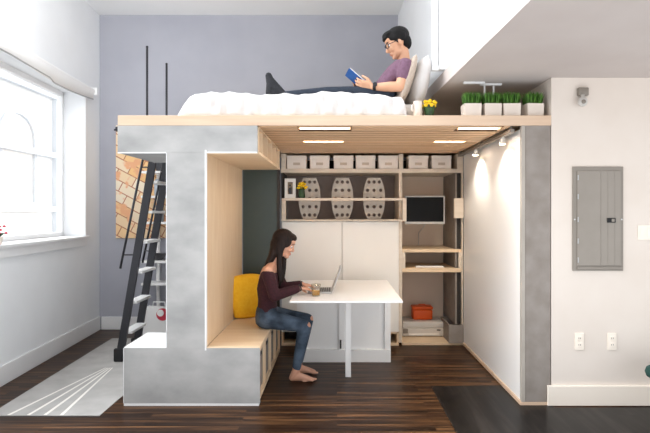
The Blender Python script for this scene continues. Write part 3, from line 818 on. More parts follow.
t = thing('wall_picture', (-2.6, 7.27, 1.2), 'large unframed orange picture of slanted building lines on the back wall', 'picture')
b = BM(); box(b, -2.895, -2.0, 7.25, 7.279, 1.20, 2.68, .003); link('canvas', b, art_mat(), t)

# ------------------------------------------------------------------ bed
b = BM(); box(b, -1.15, .64, 4.60, 6.10, 2.3045, 2.435, .03, seg=3)
o = link('mattress', b, M_['mattress'], None, 'auto'); tag(o, 'cream mattress on the sleeping platform under the white duvet', 'mattress')
b = BM()
X0, X1, Y0, Y1 = -1.285, .565, 4.47, 6.2
def samp(a0, a1, r0, r1, n):
    pts = []
    for k in range(9): pts.append(a0 + r0*(1-math.cos(PI/2*k/9)))
    for k in range(n+1): pts.append(a0+r0 + (a1-r1-a0-r0)*k/n)
    for k in range(1, 10): pts.append(a1-r1 + r1*math.sin(PI/2*k/9))
    return pts
XS = samp(X0, X1, .26, .05, 170); YS = samp(Y0, Y1, .07, .12, 26)
def prof(d, R): return 1 if d >= R else math.sqrt(max(0, 1-(1-d/R)**2))
grid = []
for x in XS:
    row = []
    for y in YS:
        f = prof(x-X0, .26)*prof(X1-x, .05)*prof(y-Y0, .07)*prof(Y1-y, .12)
        H = .205 + .012*math.sin(x*5.1+1)+.006*math.sin(x*17+y*9)+.004*math.sin(x*41+1.3*math.sin(y*11))
        if x > .05: H -= .022*min(1, (x-.05)/.25)
        dip = .045*min(1, max(0, (y-4.60)/.08))
        H -= dip*min(1, max(0, (x+1.05)/.2))
        z = 2.3045 + H*f
        wr = (1-min(1, (y-Y0)/.1))*(.020*math.sin(x*24+16*z+.7*math.sin(x*5))+.014*math.sin(x*43-21*z+1+math.sin(x*7))+.009*math.sin(x*83+11*z))
        row.append(b.verts.new((x, y+wr*(.3+f), z)))
    grid.append(row)
for i in range(len(XS)-1):
    for j in range(len(YS)-1): b.faces.new((grid[i][j], grid[i+1][j], grid[i+1][j+1], grid[i][j+1]))
o = link('duvet', b, M_['duvet'], None, True); tag(o, 'puffy white duvet covering the bed on the sleeping platform', 'duvet')
so = o.modifiers.new('thickness', 'SOLIDIFY'); so.thickness = .012; so.offset = -1
# pillows against the upper wall
MP = Matrix.Translation((.715, 4.96, 2.655)) @ Matrix.Rotation(math.radians(14), 4, 'Y') @ Matrix.Rotation(math.radians(90), 4, 'Z')
o = link('pillow', pillow_bm(.70, .46, .19, MP), M_['duvet'], None, True); tag(o, 'white pillow upright against the wall behind the man', 'pillow', 'bed pillows')
MP = Matrix.Translation((.592, 4.80, 2.65)) @ Matrix.Rotation(math.radians(19), 4, 'Y') @ Matrix.Rotation(math.radians(90), 4, 'Z')
o = link('cushion', pillow_bm(.50, .45, .115, MP), M_['beige_cloth'], None, True); tag(o, 'beige linen cushion between the man and the white pillow', 'cushion')
MP = Matrix.Translation((.43, 5.35, 2.70)) @ Matrix.Rotation(math.radians(38), 4, 'Y') @ Matrix.Rotation(math.radians(90), 4, 'Z')
o = link('pillow', pillow_bm(.55, .52, .15, MP), M_['duvet'], None, True); tag(o, 'white pillow lying slanted on the far side of the man', 'pillow', 'bed pillows')

# items along the platform edge
zt = 2.305
t = thing('mug', (.65, 4.47, zt), 'small white mug on the platform edge beside the yellow flowers', 'mug')
b = BM(); lathe(b, [(0, 0), (.030, 0), (.034, .005), (.036, .125), (.032, .125), (.029, .01), (0, .01)], (.652, 4.485, zt)); link('mug_body', b, M_['ceramic'], t, 'auto')
b = BM(); tube(b, [(.622, 4.472, zt+.10), (.603, 4.468, zt+.09), (.603, 4.468, zt+.05), (.622, 4.472, zt+.035)], .006, 8); link('handle', b, M_['ceramic'], t, True)
t = thing('flower_pot', (.745, 4.48, zt), 'yellow flowers in a small dark green pot on the platform edge', 'flowers')
b = BM(); lathe(b, [(0, 0), (.032, 0), (.045, .065), (.048, .075), (.042, .075), (.038, .06), (0, .06)], (.745, 4.49, zt)); link('pot', b, M_['leaf'], t, 'auto')
b = BM()
for k in range(24):
    a = k*2.4; r = .055*math.sqrt((k+.5)/24); c = V((.745+r*math.cos(a), 4.49+.8*r*math.sin(a), zt+.115+.02*math.cos(k*2.1)-.35*r))
    for j in range(6):
        aa = j*PI/3; ell(b, c+V((.009*math.cos(aa), .004*math.sin(k), .009*math.sin(aa))), (.007, .004, .006), sub=1)
    ell(b, c-V((0, .003, 0)), .005, sub=1)
link('blooms', b, M_['yellow'], t, True)
b = BM()
for k in range(14):
    a = k*.9; tube(b, [(.745, 4.49, zt+.06), (.745+.03*math.cos(a), 4.49+.03*math.sin(a), zt+.085), (.745+.06*math.cos(a), 4.49+.05*math.sin(a), zt+.075+.01*(k % 3))], [.003, .012, .002], 6)
link('leaves', b, M_['leaf'], t, True)
# grass planters
GL = ['cream square planter of wheatgrass nearest the yellow flowers', 'second cream planter of wheatgrass from the yellow flowers', 'third cream planter of wheatgrass from the yellow flowers', 'cream square planter of wheatgrass at the platform end by the wall']
gsrc = None
for k, (px, wpx) in enumerate(((472, 17.3), (491.8, 16), (511.3, 17.3), (533.5, 18.5))):
    yc = 4.52; s = 551/4.45; xc = (px-337)/s
    if gsrc is None:
        gsrc = o = thing('grass_planter', (xc, yc, zt), GL[k], 'planter', 'wheatgrass planters')
        b = BM(); h = .104; w0, w1 = .066, .070
        for (aw, z0, z1) in (): pass
        v0 = [b.verts.new((xc+sx*w0, yc+sy*w0, zt)) for sx, sy in ((-1, -1), (1, -1), (1, 1), (-1, 1))]
        v1 = [b.verts.new((xc+sx*w1, yc+sy*w1, zt+h)) for sx, sy in ((-1, -1), (1, -1), (1, 1), (-1, 1))]
        v2 = [b.verts.new((xc+sx*(w1-.007), yc+sy*(w1-.007), zt+h)) for sx, sy in ((-1, -1), (1, -1), (1, 1), (-1, 1))]
        v3 = [b.verts.new((xc+sx*(w1-.007), yc+sy*(w1-.007), zt+h-.015)) for sx, sy in ((-1, -1), (1, -1), (1, 1), (-1, 1))]
        b.faces.new(v0[::-1])
        for A, B in ((v0, v1), (v1, v2), (v2, v3)):
            for i in range(4): b.faces.new((A[i], A[(i+1) % 4], B[(i+1) % 4], B[i]))
        bmesh.ops.bevel(b, geom=[e for e in b.edges if abs((e.verts[0].co-e.verts[1].co).z) > .09], offset=.004, segments=2, affect='EDGES')
        link('pot', b, M_['ceramic'], o)
        b = BM(); box(b, xc-.062, xc+.062, yc-.062, yc+.062, zt+.07, zt+h-.014); link('soil', b, M_['soil'], o)
        b = BM(); rg = random.Random(3)
        for q in range(620):
            x, y = xc+rg.uniform(-.058, .058), yc+rg.uniform(-.058, .058); hh = rg.uniform(.085, .125); dx, dy = rg.gauss(0, .012)+(x-xc)*.18, rg.gauss(0, .012)+(y-yc)*.18
            a = rg.uniform(0, PI); wx, wy = .0022*math.cos(a), .0022*math.sin(a); z0 = zt+h-.016
            p = [b.verts.new((x-wx, y-wy, z0)), b.verts.new((x+wx, y+wy, z0)), b.verts.new((x+dx*.4+wx, y+dy*.4+wy, z0+hh*.6)), b.verts.new((x+dx*.4-wx, y+dy*.4-wy, z0+hh*.6)), b.verts.new((x+dx, y+dy, z0+hh))]
            b.faces.new(p[:4]); b.faces.new((p[3], p[2], p[4]))
        g = link('grass', b, M_['grass'], o); g['kind'] = 'stuff'
    else:
        r = dup(gsrc, (xc, yc, zt), GL[k]); r.rotation_euler.z = (.0, .05, -.06, .1)[k]

# ------------------------------------------------------------------ fixtures
t = thing('ceiling_rack', (1.18, 4.6, 2.6), 'slim white rail with two rods hanging under the soffit above the planters', 'ceiling rail')
b = BM(); box(b, 1.035, 1.21, 4.54, 4.575, 2.588, 2.6045, .003); box(b, 1.19, 1.365, 4.60, 4.635, 2.588, 2.6045, .003); link('rail', b, M_['trim'], t)
for x in (1.225, 1.30):
    b = BM(); cone(b, (x, 4.617, 2.5875), (x, 4.617, 2.47), .007, .007, 10)
    link('rod', b, M_['trim'], t)
# tall tube light on the upper wall
t = thing('wall_tube_light', SW @ V((2.2, -.02, 3.0)), 'vertical white tube light fixed to the upper wall behind the man', 'wall light')
def sw_u(d): return (7.28-d)/.99906
b = BM(); u = sw_u(4.72); box(b, u-.035, u+.035, -.05, -.0005, 2.74, 3.9, .004); link('fixture_base', b, M_['trim'], t, M=SW)
b = BM(); tube(b, [(u, -.08, 2.78), (u, -.08, 3.87)], .03, 14); box(b, u-.02, u+.02, -.11, -.051, 2.735, 2.78, .004); link('tube', b, M_['tube_white'], t, 'auto', SW)
b = BM(); u = sw_u(4.25); box(b, u-.03, u+.03, -.012, -.0005, 2.87, 3.06, .004); box(b, u-.008, u+.008, -.018, -.0121, 2.93, 2.99, .002)
o = link('wall_plate', b, M_['trim'], None, M=SW); tag(o, 'small white blank plate on the upper wall right of the tube light', 'wall plate')

YW = 4.4095
t = thing('electrical_panel', (2.08, 4.41, 1.06), 'tall grey electrical panel set on the warm white wall', 'electrical panel')
b = BM(); box(b, 1.882, 2.283, YW-.012, YW, 1.064, 1.888, .003); pf = link('panel_frame', b, M_['steel_grey'], t)
b = BM(); box(b, 1.915, 2.262, YW-.02, YW-.0121, 1.105, 1.855, .004); pd = link('door', b, M_['steel_grey2'], t)
b = BM(); box(b, 2.1, 2.104, YW-.0225, YW-.0201, 1.11, 1.85); box(b, 2.155, 2.157, YW-.0215, YW-.0201, 1.11, 1.85); box(b, 2.21, 2.212, YW-.0215, YW-.0201, 1.11, 1.85); link('door_rib', b, M_['steel_grey2'], pd)
b = BM(); box(b, 2.148, 2.215, YW-.028, YW-.0226, 1.445, 1.482, .003); la = link('latch', b, M_['rubber'], pd)
b = BM(); box(b, 2.182, 2.205, YW-.031, YW-.0281, 1.452, 1.475, .002); link('latch_lever', b, M_['steel_grey'], la)
b = BM()
for z in (1.15, 1.3, 1.47, 1.65, 1.8): cone(b, (1.921, YW-.022, z-.02), (1.921, YW-.022, z+.02), .005, .005, 8)
for x, z in ((1.897, 1.47), (2.27, 1.47)): cone(b, (x, YW-.016, z), (x, YW-.011, z), .006, .006, 10)
link('hinge', b, M_['alu'], t)
b = BM(); box(b, 1.915, 2.27, YW-.022, YW-.0121, 1.075, 1.095, .003); link('bottom_lip', b, M_['steel_grey'], t)

# motion sensor
t = thing('motion_sensor', (1.96, 4.36, 2.4), 'small grey wall sensor with round head above the electrical panel', 'sensor')
b = BM(); box(b, 1.918, 2.0, 4.37, YW, 2.445, 2.51, .008); link('mount', b, M_['steel_grey'], t, 'auto')
b = BM(); cone(b, (1.95, 4.375, 2.45), (1.945, 4.365, 2.41), .016, .016); ell(b, (1.943, 4.36, 2.395), (.036, .036, .040), sub=3); link('head', b, M_['silver'], t, True)
b = BM(); ell(b, (1.938, 4.327, 2.388), (.018, .010, .018), sub=2); link('lens', b, M_['steel_grey'], t, True)
# outlets and switches
OL = ['white wall outlet below the electrical panel, the one nearer the grey column', 'white wall outlet below the electrical panel, the one farther from the grey column']
oc = None
for x, L in ((1.938, OL[0]), (2.197, OL[1])):
    if oc is None:
        oc = o = thing('wall_outlet', (x, 4.405, .5), L, 'outlet', 'outlets on the right wall')
        b = BM(); box(b, x-.036, x+.036, YW-.007, YW, .435, .57, .003); link('cover_plate', b, M_['trim_warm'], o)
        for z in (.477, .528):
            b = BM(); box(b, x-.018, x+.018, YW-.0105, YW-.0071, z-.017, z+.017, .003); rc = link('receptacle', b, M_['trim_warm'], o)
            b = BM(); box(b, x-.008, x-.005, YW-.0112, YW-.0106, z-.005, z+.008); box(b, x+.005, x+.008, YW-.0112, YW-.0106, z-.005, z+.008); link('slot', b, M_['dark'], rc)
    else: dup(oc, (x, 4.405, .5), L)
t = thing('light_switch', (2.49, 4.405, 1.37), 'white three-gang light switch plate right of the electrical panel', 'light switch')
b = BM(); box(b, 2.40, 2.575, YW-.007, YW, 1.308, 1.425, .003); link('cover_plate', b, M_['trim_warm'], t)
for x in (2.43, 2.488, 2.546):
    b = BM(); box(b, x-.016, x+.016, YW-.011, YW-.0071, 1.333, 1.40, .002); link('rocker', b, M_['trim_warm'], t)
for o_ in list(COL.objects):
    if o_.parent is None and o_.name.split('.')[0] in ('electrical_panel', 'motion_sensor', 'wall_outlet', 'light_switch'): o_.location.x -= .018; o_.location.z += .009
# footstool at the right edge
t = thing('footstool', (2.51, 4.05, 0), 'dark green padded footstool just entering at the right edge', 'footstool')
fx, fy = 2.488, 4.08
b = BM(); lathe(b, [(0, .30), (.17, .30), (.195, .315), (.203, .34), (.195, .365), (.16, .382), (0, .388)], (fx, fy, .006), 40); link('seat', b, M_['green_cloth'], t, True)
for a in (.5, 2.07, 3.64-.3, 5.21):
    b = BM(); cone(b, (fx+.10*math.cos(a), fy+.10*math.sin(a), .306), (fx+.13*math.cos(a), fy+.13*math.sin(a), .0065), .016, .011, 12); link('leg', b, M_['ply'], t, 'auto')

# ------------------------------------------------------------------ people
def head_bm(b, M, k=1.0, fem=False):
    """head parts around local origin; +x forward, +z up"""
    R = M.to_3x3().normalized()
    def E(c, r, rot=None, sub=3):
        rr = R if rot is None else R @ Euler(rot).to_matrix()
        ell(b, M @ (V(c)*k), tuple(v*k for v in r), rr, sub)
    E((-.012, 0, .034), (.098, .076, .090)); E((.030, 0, -.012), (.066, .064, .085)); E((.030, 0, -.068), (.054, .052 if not fem else .047, .042))
    E((.070, 0, -.098), (.022, .024, .018)); E((.072, 0, .048), (.026, .05, .03))
    E((.085, 0, .022), (.012, .045, .009))                                                      # brow
    nf = .75 if fem else 1
    cone(b, M @ (V((.090, 0, .012))*k), M @ (V((.095+.019*nf, 0, -.032))*k), .007*k, .0125*k*nf, 10); E((.092+.016*nf, 0, -.036), (.013*nf, .015*nf, .010*nf), sub=2)
    E((.088, 0, -.062), (.013, .024, .006), sub=2); E((.086, 0, -.073), (.012, .021, .007), sub=2)
    for s in (1, -1):
        E((.074, .034*s, -.03), (.022, .022, .022), sub=2)
        E((-.004, .076*s, -.012), (.020, .010, .032), (0, .2, .35*s), sub=2)

def eyes(parent, M, k, lid=True):
    R = M.to_3x3().normalized()
    for s in (1, -1):
        b = BM(); ell(b, M @ (V((.0815, .031*s, .003))*k), .0108*k, R, 2); e = link('eye', b, M_['eye'], parent, True)
        b = BM(); ell(b, M @ (V((.0885, .034*s, .000))*k), (.0048*k, .0078*k, .0072*k), R, 2); link('iris', b, M_['iris'], e, True)
    b = BM()
    for s in (1, -1): tube(b, [M @ (V((.095, .014*s, .024))*k), M @ (V((.093, .032*s, .031))*k), M @ (V((.083, .05*s, .026))*k)], [.002*k, .0042*k, .0022*k], 6)
    return b

def hand(b, wrist, f, n, thumb, curl=(.25, .4, .35), k=1.0, spread=.06):
    """wrist point, f = finger direction, n = back of hand, thumb = sideways direction of the thumb"""
    f = V(f).normalized(); n = V(n); n = (n-f*n.dot(f)).normalized(); w = V(thumb); w = (w-f*w.dot(f)-n*w.dot(n)).normalized(); wrist = V(wrist)
    sweep(b, [wrist-f*.015*k, wrist+f*.02*k, wrist+f*.055*k, wrist+f*.088*k, wrist+f*.096*k], [.019*k, .017*k, .015*k, .012*k, .008*k], [.024*k, .031*k, .041*k, .041*k, .036*k], w, 18, power=2.6)
    Ls = ((.042, .026, .02), (.047, .03, .022), (.043, .028, .02), (.034, .021, .017))
    for q in range(4):
        p = wrist+f*(.088-.004*abs(q-1))*k+w*(.0315-.021*q)*k; a = 0; fd = (f+w*spread*(1.5-q)).normalized()
        pts = [p-f*.03*k, p]; rad = [.009*k, .0095*k]
        for j in range(3):
            a += curl[j]; d = fd*math.cos(a)-n*math.sin(a); p = p+d*Ls[q][j]*k; pts.append(p); rad.append((.009, .0082, .0068)[j]*k)
        limb(b, pts, rad, 10, 2)
    p = wrist+f*.022*k+w*.022*k; d = (f*.62+w*.62-n*.35).normalized()
    pts = [p, p+d*.045*k]; d2 = (f*.9+w*.22-n*.38).normalized(); pts.append(pts[-1]+d2*.032*k); pts.append(pts[-1]+d2*.024*k)
    limb(b, pts, [.016*k, .012*k, .0105*k, .008*k], 10, 2)

def bare_foot(b, ankle, fwd, z0, k=1.0, side=1):
    ankle = V(ankle); f = V(fwd).normalized(); w = V((-f.y, f.x, 0))
    heel = V((ankle.x, ankle.y, 0))-f*.035*k
    limb(b, [ankle+V((0, 0, .03)), ankle, heel+V((0, 0, z0+.032*k))], [.034*k, .036*k, .032*k], 12, 2)
    sweep(b, [heel+V((0, 0, z0+.028)), heel+f*.07*k+V((0, 0, z0+.042)), heel+f*.13*k+V((0, 0, z0+.030)), heel+f*.185*k+V((0, 0, z0+.018)), heel+f*.20*k+V((0, 0, z0+.014))], [.026*k, .040*k, .028*k, .016*k, .011*k], [.028*k, .032*k, .038*k, .042*k, .036*k], w, 18)
    for q in range(5):
        o = w*side*(.032-.0155*q)*k; L = (.040, .036, .031, .026, .020)[q]*k; r = (.0125, .0095, .009, .0085, .008)[q]*k
        p = heel+f*(.188-.004*q*q)*k+o+V((0, 0, z0+r+.002)); limb(b, [p-f*.02, p, p+f*L*.7], [r, r, r*.85], 10, 2)

# ---- woman on the bench
yc = 5.20
W = thing('person', (-.66, yc, .47), 'woman with long dark hair in burgundy off-shoulder sweater and ripped jeans typing on laptop', 'person')
Hw = Matrix.Translation((-.500, yc, 1.243)) @ Matrix.Rotation(math.radians(-6), 4, 'Z') @ Matrix.Rotation(math.radians(22), 4, 'Y')
hips = {-1: V((-.645, yc-.095, .56)), 1: V((-.645, yc+.095, .56))}
knee = {-1: V((-.297, 5.065, .498)), 1: V((-.285, 5.325, .508))}
ank = {-1: V((-.372, 5.045, .10)), 1: V((-.365, 5.285, .10))}
shl = {-1: V((-.625, yc-.165, 1.005)), 1: V((-.615, yc+.165, 1.005))}
elb = {-1: V((-.565, yc-.215, .785)), 1: V((-.525, yc+.225, .80))}
wri = {-1: V((-.345, 5.125, .838)), 1: V((-.34, 5.40, .838))}
sp = [(-.655, yc, .52), (-.655, yc, .62), (-.655, yc, .72), (-.655, yc, .82), (-.640, yc, .92), (-.628, yc, 1.0), (-.612, yc, 1.045), (-.60, yc, 1.06)]
b = BM()
sweep(b, sp, [.09, .088, .078, .085, .09, .072, .05, .04], [.155, .15, .122, .132, .145, .15, .10, .06])
limb(b, [(-.61, yc, 1.03), (-.585, yc, 1.085), (-.545, yc, 1.155)], [.058, .047, .046], 16)
head_bm(b, Hw, 1.03, True)
for s in (-1, 1):
    limb(b, [V((-.61, yc+.05*s, 1.035)), shl[s]], [.045, .047]); limb(b, [shl[s], shl[s].lerp(elb[s], .5), elb[s], elb[s].lerp(wri[s], .4), wri[s]], [.047, .041, .036, .034, .024])
    limb(b, [hips[s], hips[s].lerp(knee[s], .5), knee[s], knee[s].lerp(ank[s], .35), ank[s]], [.088, .074, .054, .05, .033])
    bare_foot(b, ank[s], (1, -.05*(-s), 0), .002, .98, side=-s)
hand(b, wri[-1], (.17, .075, -.035), (0, 0, 1), (0, 1, 0), (.25, .45, .4), .95)
hand(b, wri[1], (.17, .0, -.03), (0, 0, 1), (0, -1, 0), (.25, .45, .4), .95)
body = link('body', fuse(b, .005, 3), M_['skin_w'], W, True)
bb = eyes(body, Hw, 1.03); link('eyebrows', bb, M_['hair_w'], body, True)
R3 = Hw.to_3x3().normalized()
b = BM(); ell(b, Hw @ V((.094, 0, -.064)), (.010, .021, .005), R3, 2); ell(b, Hw @ V((.092, 0, -.0745)), (.010, .018, .006), R3, 2); link('lips', b, M_['lip_w'], body, True)
# sweater
b = BM()
sweep(b, [(-.65, yc, .495), (-.65, yc, .54), (-.652, yc, .62), (-.652, yc, .72), (-.652, yc, .82), (-.632, yc, .90), (-.628, yc, .96), (-.625, yc, .985)], [.088, .096, .092, .084, .096, .098, .085, .074], [.165, .172, .16, .14, .15, .16, .175, .178], power=2.2)
for s in (-1, 1):
    ell(b, (-.60, yc+.065*s, .885), (.062, .06, .06))
    limb(b, [shl[s]+V((0, .006*s, -.035)), shl[s].lerp(elb[s], .5)+V((0, .004*s, 0)), elb[s], elb[s].lerp(wri[s], .45), elb[s].lerp(wri[s], .86)], [.058, .058, .052, .047, .040])
sw = link('sweater', fuse(b, .006, 4), M_['burgundy'], W, True)
# jeans
b = BM()
sweep(b, [(-.665, yc, .475), (-.66, yc, .50), (-.655, yc, .56), (-.655, yc, .62), (-.655, yc, .66)], [.07, .098, .108, .10, .09], [.14, .165, .17, .16, .15], power=2.4)
for s in (-1, 1):
    limb(b, [hips[s], hips[s].lerp(knee[s], .3), hips[s].lerp(knee[s], .65), knee[s], knee[s].lerp(ank[s], .3), knee[s].lerp(ank[s], .65), knee[s].lerp(ank[s], .93)], [.092, .084, .070, .060, .056, .047, .040])
jb = fuse(b, .006, 4)
for f in jb.faces:
    c = f.calc_center_median()
    f.material_index = 0
    for s in (-1, 1):
        d = c-(knee[s]+V((.045, -.012, .015)))
        if (d.x/.04)**2+(d.y/.035)**2+(d.z/.022)**2 < 1: f.material_index = 1
link('jeans', jb, [M_['denim'], M_['skin_w']], W, True)
# hair
b = BM()
def HE(c, r, rot=None): ell(b, Hw @ V(c), r, R3 if rot is None else R3 @ Euler(rot).to_matrix(), 3)
HE((-.018, 0, .042), (.108, .087, .097)); HE((-.055, 0, -.02), (.066, .080, .10)); HE((.045, .0, .082), (.056, .062, .040))
for s in (-1, 1): HE((.028, .066*s, .03), (.05, .018, .055), (0, .5, 0)); HE((-.012, .072*s, -.03), (.052, .022, .09))
bk_ = [Hw @ V((-.07, 0, -.03)), V((-.60, yc-.01, 1.13)), V((-.635, yc-.01, 1.06)), V((-.675, yc-.01, .99)), V((-.69, yc-.01, .94))]
sweep(b, bk_, [.045, .042, .036, .028, .014], [.075, .078, .075, .06, .03], power=2)
fr = [Hw @ V((.0, .07, -.04)), V((-.505, yc+.075, 1.10)), V((-.515, yc+.085, 1.0)), V((-.52, yc+.075, .90)), V((-.53, yc+.07, .86))]
sweep(b, fr, [.03, .028, .03, .022, .008], [.02, .02, .022, .018, .008])
fr = [Hw @ V((-.0, -.074, -.03)), V((-.535, yc-.06, 1.10)), V((-.53, yc-.068, 1.0)), V((-.528, yc-.06, .90)), V((-.53, yc-.055, .85))]
sweep(b, fr, [.032, .026, .026, .02, .008], [.016, .016, .018, .016, .008])
hb = fuse(b, .006, 3)
link('hair', hb, M_['hair_w'], W, True)
for s in (-1, 1):
    b = BM(); c = elb[s].lerp(wri[s], 1.0); d = (wri[s]-elb[s]).normalized()
    cone(b, c-d*.006, c+d*.006, .032, .031, 18); link('bracelet', b, M_['black'], W, 'auto')

# ---- man on the bed
ym = 4.80
P = thing('person', (.42, ym, 2.46), 'man with black hair and glasses in mauve t-shirt reading on the bed', 'person')
Hm = Matrix.Translation((.522, ym-.02, 2.990)) @ Matrix.Rotation(math.radians(180+4), 4, 'Z') @ Matrix.Rotation(math.radians(24), 4, 'Y')
HK = 1.03
mh = {-1: V((.38, ym-.095, 2.53)), 1: V((.38, ym+.095, 2.53))}
mk = {-1: V((-.075, 4.70, 2.545)), 1: V((-.06, 4.92, 2.558))}
ma = {-1: V((-.47, 4.715, 2.518)), 1: V((-.50, 4.87, 2.53))}
ms = {-1: V((.572, ym-.175, 2.755)), 1: V((.565, ym+.175, 2.755))}
me_ = {-1: V((.525, 4.595, 2.575)), 1: V((.50, 5.02, 2.60))}
mw = {-1: V((.300, 4.645, 2.583)), 1: V((.285, 4.875, 2.60))}
spm = [(.37, ym, 2.53), (.39, ym, 2.58), (.44, ym, 2.65), (.50, ym, 2.72), (.55, ym, 2.775), (.578, ym, 2.82), (.582, ym, 2.845)]
b = BM()
sweep(b, spm, [.07, .075, .075, .078, .07, .055, .045], [.15, .15, .155, .17, .17, .10, .06])
limb(b, [(.575, ym, 2.81), (.575, ym, 2.87), (.56, ym-.01, 2.94)], [.062, .055, .055], 16)
head_bm(b, Hm, HK)
for s in (-1, 1):
    limb(b, [V((.573, ym+.06*s, 2.80)), ms[s]], [.045, .052]); limb(b, [ms[s], ms[s].lerp(me_[s], .5), me_[s], me_[s].lerp(mw[s], .35), mw[s]], [.054, .050, .042, .043, .029])
    limb(b, [mh[s], mh[s].lerp(mk[s], .5), mk[s], mk[s].lerp(ma[s], .35), ma[s]], [.07, .056, .043, .040, .032])
    ht = V((-.565, ma[s].y, 2.545)); tt = V((-.58, ma[s].y, 2.695)) if s < 0 else V((-.60, ma[s].y+.05, 2.655))
    limb(b, [ma[s], ht, ht.lerp(tt, .5)+V((.012, 0, 0)), tt], [.038, .035, .034, .022])
hand(b, mw[-1], (-.17, .02, .035), (-.1, -.85, -.5), (.1, -.1, 1), (.35, .55, .45), 1.05)
hand(b, mw[1], (-.17, -.02, .03), (-.1, .85, -.5), (.1, .1, 1), (.35, .55, .45), 1.05)
mbody = link('body', fuse(b, .0055, 3), M_['skin_m'], P, True)
bb = eyes(mbody, Hm, HK); link('eyebrows', bb, M_['hair_m'], mbody, True)
R3 = Hm.to_3x3().normalized()
b = BM(); ell(b, Hm @ (V((.093, 0, -.064))*HK), (.009, .023, .004), R3, 2); ell(b, Hm @ (V((.091, 0, -.0735))*HK), (.009, .02, .005), R3, 2); link('lips', b, mat('lip_m', 'b77a66', 'bd806c', .5), mbody, True)
# t-shirt
b = BM()
sweep(b, [(.365, ym, 2.525), (.39, ym, 2.58), (.44, ym, 2.65), (.50, ym, 2.72), (.55, ym, 2.775), (.575, ym, 2.815), (.579, ym, 2.835)], [.082, .088, .088, .09, .082, .066, .058], [.165, .167, .172, .187, .185, .115, .075], power=2.2)
for s in (-1, 1):
    limb(b, [V((.572, ym+.07*s, 2.795)), ms[s], ms[s].lerp(me_[s], .30), ms[s].lerp(me_[s], .5)], [.055, .064, .063, .061])
link('shirt', fuse(b, .006, 4), M_['mauve_shirt'], P, True)
# trousers
b = BM()
sweep(b, [(.47, ym, 2.50), (.44, ym, 2.53), (.39, ym, 2.545), (.34, ym, 2.55)], [.07, .088, .09, .075], [.15, .172, .172, .15])
for s in (-1, 1):
    limb(b, [mh[s], mh[s].lerp(mk[s], .5), mk[s], mk[s].lerp(ma[s], .35), mk[s].lerp(ma[s], .94)], [.08, .066, .053, .050, .043])
link('trousers', fuse(b, .006, 4), M_['navy'], P, True)
for s in (-1, 1):
    b = BM(); ht = V((-.565, ma[s].y, 2.545)); tt = V((-.58, ma[s].y, 2.695)) if s < 0 else V((-.60, ma[s].y+.05, 2.655))
    limb(b, [mk[s].lerp(ma[s], .80), ma[s], ht, ht.lerp(tt, .5)+V((.014, 0, 0)), tt], [.041, .044, .041, .042, .028], 16, 3)
    cone(b, ma[s]+V((.02, 0, .0)), ht.lerp(tt, .75)+V((.014, 0, 0)), .040, .030, 16); cone(b, ma[s]+V((.02, 0, .0)), ht.lerp(tt, .4)+V((.014, 0, 0)), .042, .040, 16)
    link('sock', fuse(b, .006, 4), M_['sock'], P, True)
# hair
b = BM()
def ME(c, r, rot=None): ell(b, Hm @ (V(c)*HK), tuple(v*HK for v in r), R3 if rot is None else R3 @ Euler(rot).to_matrix(), 3)
ME((-.020, 0, .050), (.104, .085, .086)); ME((-.062, 0, -.005), (.054, .072, .078)); ME((.040, 0, .092), (.062, .062, .034)); ME((.078, 0, .075), (.032, .050, .024), (0, .5, 0))
for s in (-1, 1): ME((-.018, .072*s, .035), (.055, .014, .045)); ME((.012, .072*s, .012), (.012, .008, .028))
for q in range(-4, 5): ME((.062-.002*q*q, .013*q, .085-.0009*q*q), (.034, .012, .022), (0, .7+.05*(q % 2), 0))
link('hair', fuse(b, .006, 2), M_['hair_m'], P, True)
# glasses
b = BM()
for s in (1, -1):
    c = V((.104, .033*s, .003)); loop = []
    for k in range(17):
        a = 2*PI*k/16; ca, sa = math.cos(a), math.sin(a)
        loop.append(Hm @ ((c+V((-.012*abs(ca)*(1 if ca*s > 0 else 0), .026*math.copysign(abs(ca)**.6, ca), .018*math.copysign(abs(sa)**.6, sa))))*HK))
    for p, q in zip(loop, loop[1:]): cone(b, p, q, .0032, .0032, 6); ell(b, p, .0032, sub=1)
    cone(b, Hm @ (V((.094, .059*s, .010))*HK), Hm @ (V((.00, .083*s, .006))*HK), .003, .003, 6)
cone(b, Hm @ (V((.106, .008, .006))*HK), Hm @ (V((.106, -.008, .006))*HK), .003, .003, 6)
link('glasses', b, M_['black'], P, 'auto')
# watch
b = BM(); d = (mw[-1]-me_[-1]).normalized(); c = me_[-1].lerp(mw[-1], .93)
cone(b, c-d*.013, c+d*.013, .036, .034, 22); wt = link('watch_strap', b, M_['rubber'], P, 'auto')
b = BM(); n_ = V((0, -.9, .4)).normalized(); cone(b, c+n_*.030, c+n_*.043, .019, .018, 20); link('watch_face', b, M_['black'], wt, 'auto')
# book
u = V((-.75, 0, .66)).normalized(); nrm = V((.66, 0, .75)); Yv = V((0, 1, 0))
bc = V((.135, 4.765, 2.655))
t = thing('book', bc, 'open blue paperback held up by the man on the bed', 'book')
b = BM(); bp = BM()
for s in (-1, 1):
    wv = (nrm*.42 + Yv*s*.9).normalized(); nn = u.cross(wv).normalized()
    if nn.dot(nrm) > 0: nn = -nn
    M4 = Matrix(((wv.x, u.x, nn.x, bc.x), (wv.y, u.y, nn.y, bc.y), (wv.z, u.z, nn.z, bc.z), (0, 0, 0, 1)))
    vs = box(b, 0, .115, -.085, .085, 0, .003); bmesh.ops.transform(b, matrix=M4, verts=vs)
    vs = box(bp, 0.002, .111, -.081, .081, -.010, -.0005); bmesh.ops.transform(bp, matrix=M4, verts=vs)
link('cover', b, M_['blue'], t); link('pages', bp, M_['page'], t)

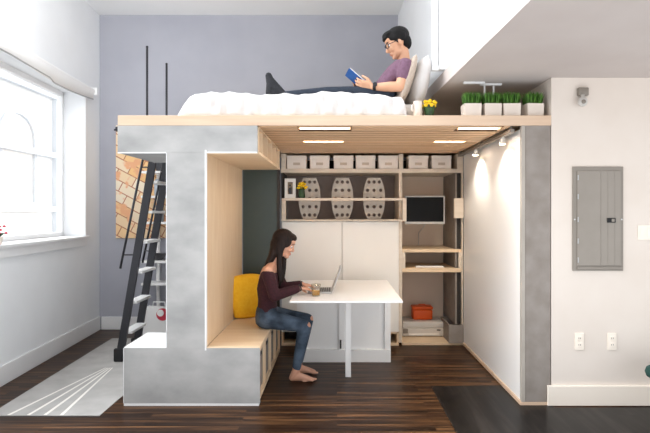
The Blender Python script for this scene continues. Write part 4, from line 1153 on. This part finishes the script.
# ------------------------------------------------------------------ light
wd = bpy.data.worlds.new('daylight'); S.world = wd; wd.use_nodes = True
nt = wd.node_tree; bg = nt.nodes['Background']; bg.inputs['Color'].default_value = (.95, .97, 1, 1)
# bright hazy daylight: open sky behind the viewer, the window side, sunlit ground
tc = nt.nodes.new('ShaderNodeTexCoord'); last = None
BASE = .34
for d, n, k in (((-.2, -.95, .05), 12, .25), ((-.85, .35, .35), 4, .55), ((.7, .5, .5), 4, 4.2), ((-.72, .12, .68), 6, 8), ((-.2, -.55, -.8), 3, 1.1), ((.47, -.87, -.02), 12, 1.75)):
    dt = nt.nodes.new('ShaderNodeVectorMath'); dt.operation = 'DOT_PRODUCT'; dt.inputs[1].default_value = V(d).normalized()
    nt.links.new(tc.outputs['Generated'], dt.inputs[0])
    mx = nt.nodes.new('ShaderNodeMath'); mx.operation = 'MAXIMUM'; mx.inputs[1].default_value = 0; nt.links.new(dt.outputs['Value'], mx.inputs[0])
    pw = nt.nodes.new('ShaderNodeMath'); pw.operation = 'POWER'; pw.inputs[1].default_value = n; nt.links.new(mx.outputs[0], pw.inputs[0])
    ad = nt.nodes.new('ShaderNodeMath'); ad.operation = 'MULTIPLY_ADD'; ad.inputs[1].default_value = k; nt.links.new(pw.outputs[0], ad.inputs[0])
    if last is None: ad.inputs[2].default_value = BASE
    else: nt.links.new(last, ad.inputs[2])
    last = ad.outputs[0]
nt.links.new(last, bg.inputs['Strength'])

rl = bpy.data.lights.new('fill_light', 'POINT'); rl.energy = 36; rl.shadow_soft_size = .3; rl.color = (1, .99, .98)  # added point light without a fixture, lifts the left wall and ceiling
ro = bpy.data.objects.new('fill_light', rl); COL.objects.link(ro); ro.location = (-2.05, 4.2, 3.4)

cam = bpy.data.cameras.new('camera'); co = bpy.data.objects.new('camera', cam); COL.objects.link(co)
co.location = (0, .04, 1.53); co.rotation_euler = (PI/2, 0, 0)
cam.sensor_width = 36; cam.lens = 36*551/650; cam.shift_x = -12/650; cam.shift_y = -3.5/650
cam.clip_start = .05; cam.clip_end = 200
S.camera = co
vs = S.view_settings; vs.view_transform = 'Standard'; vs.look = 'None'; vs.gamma = 1; vs.use_curve_mapping = False; vs.exposure = .54
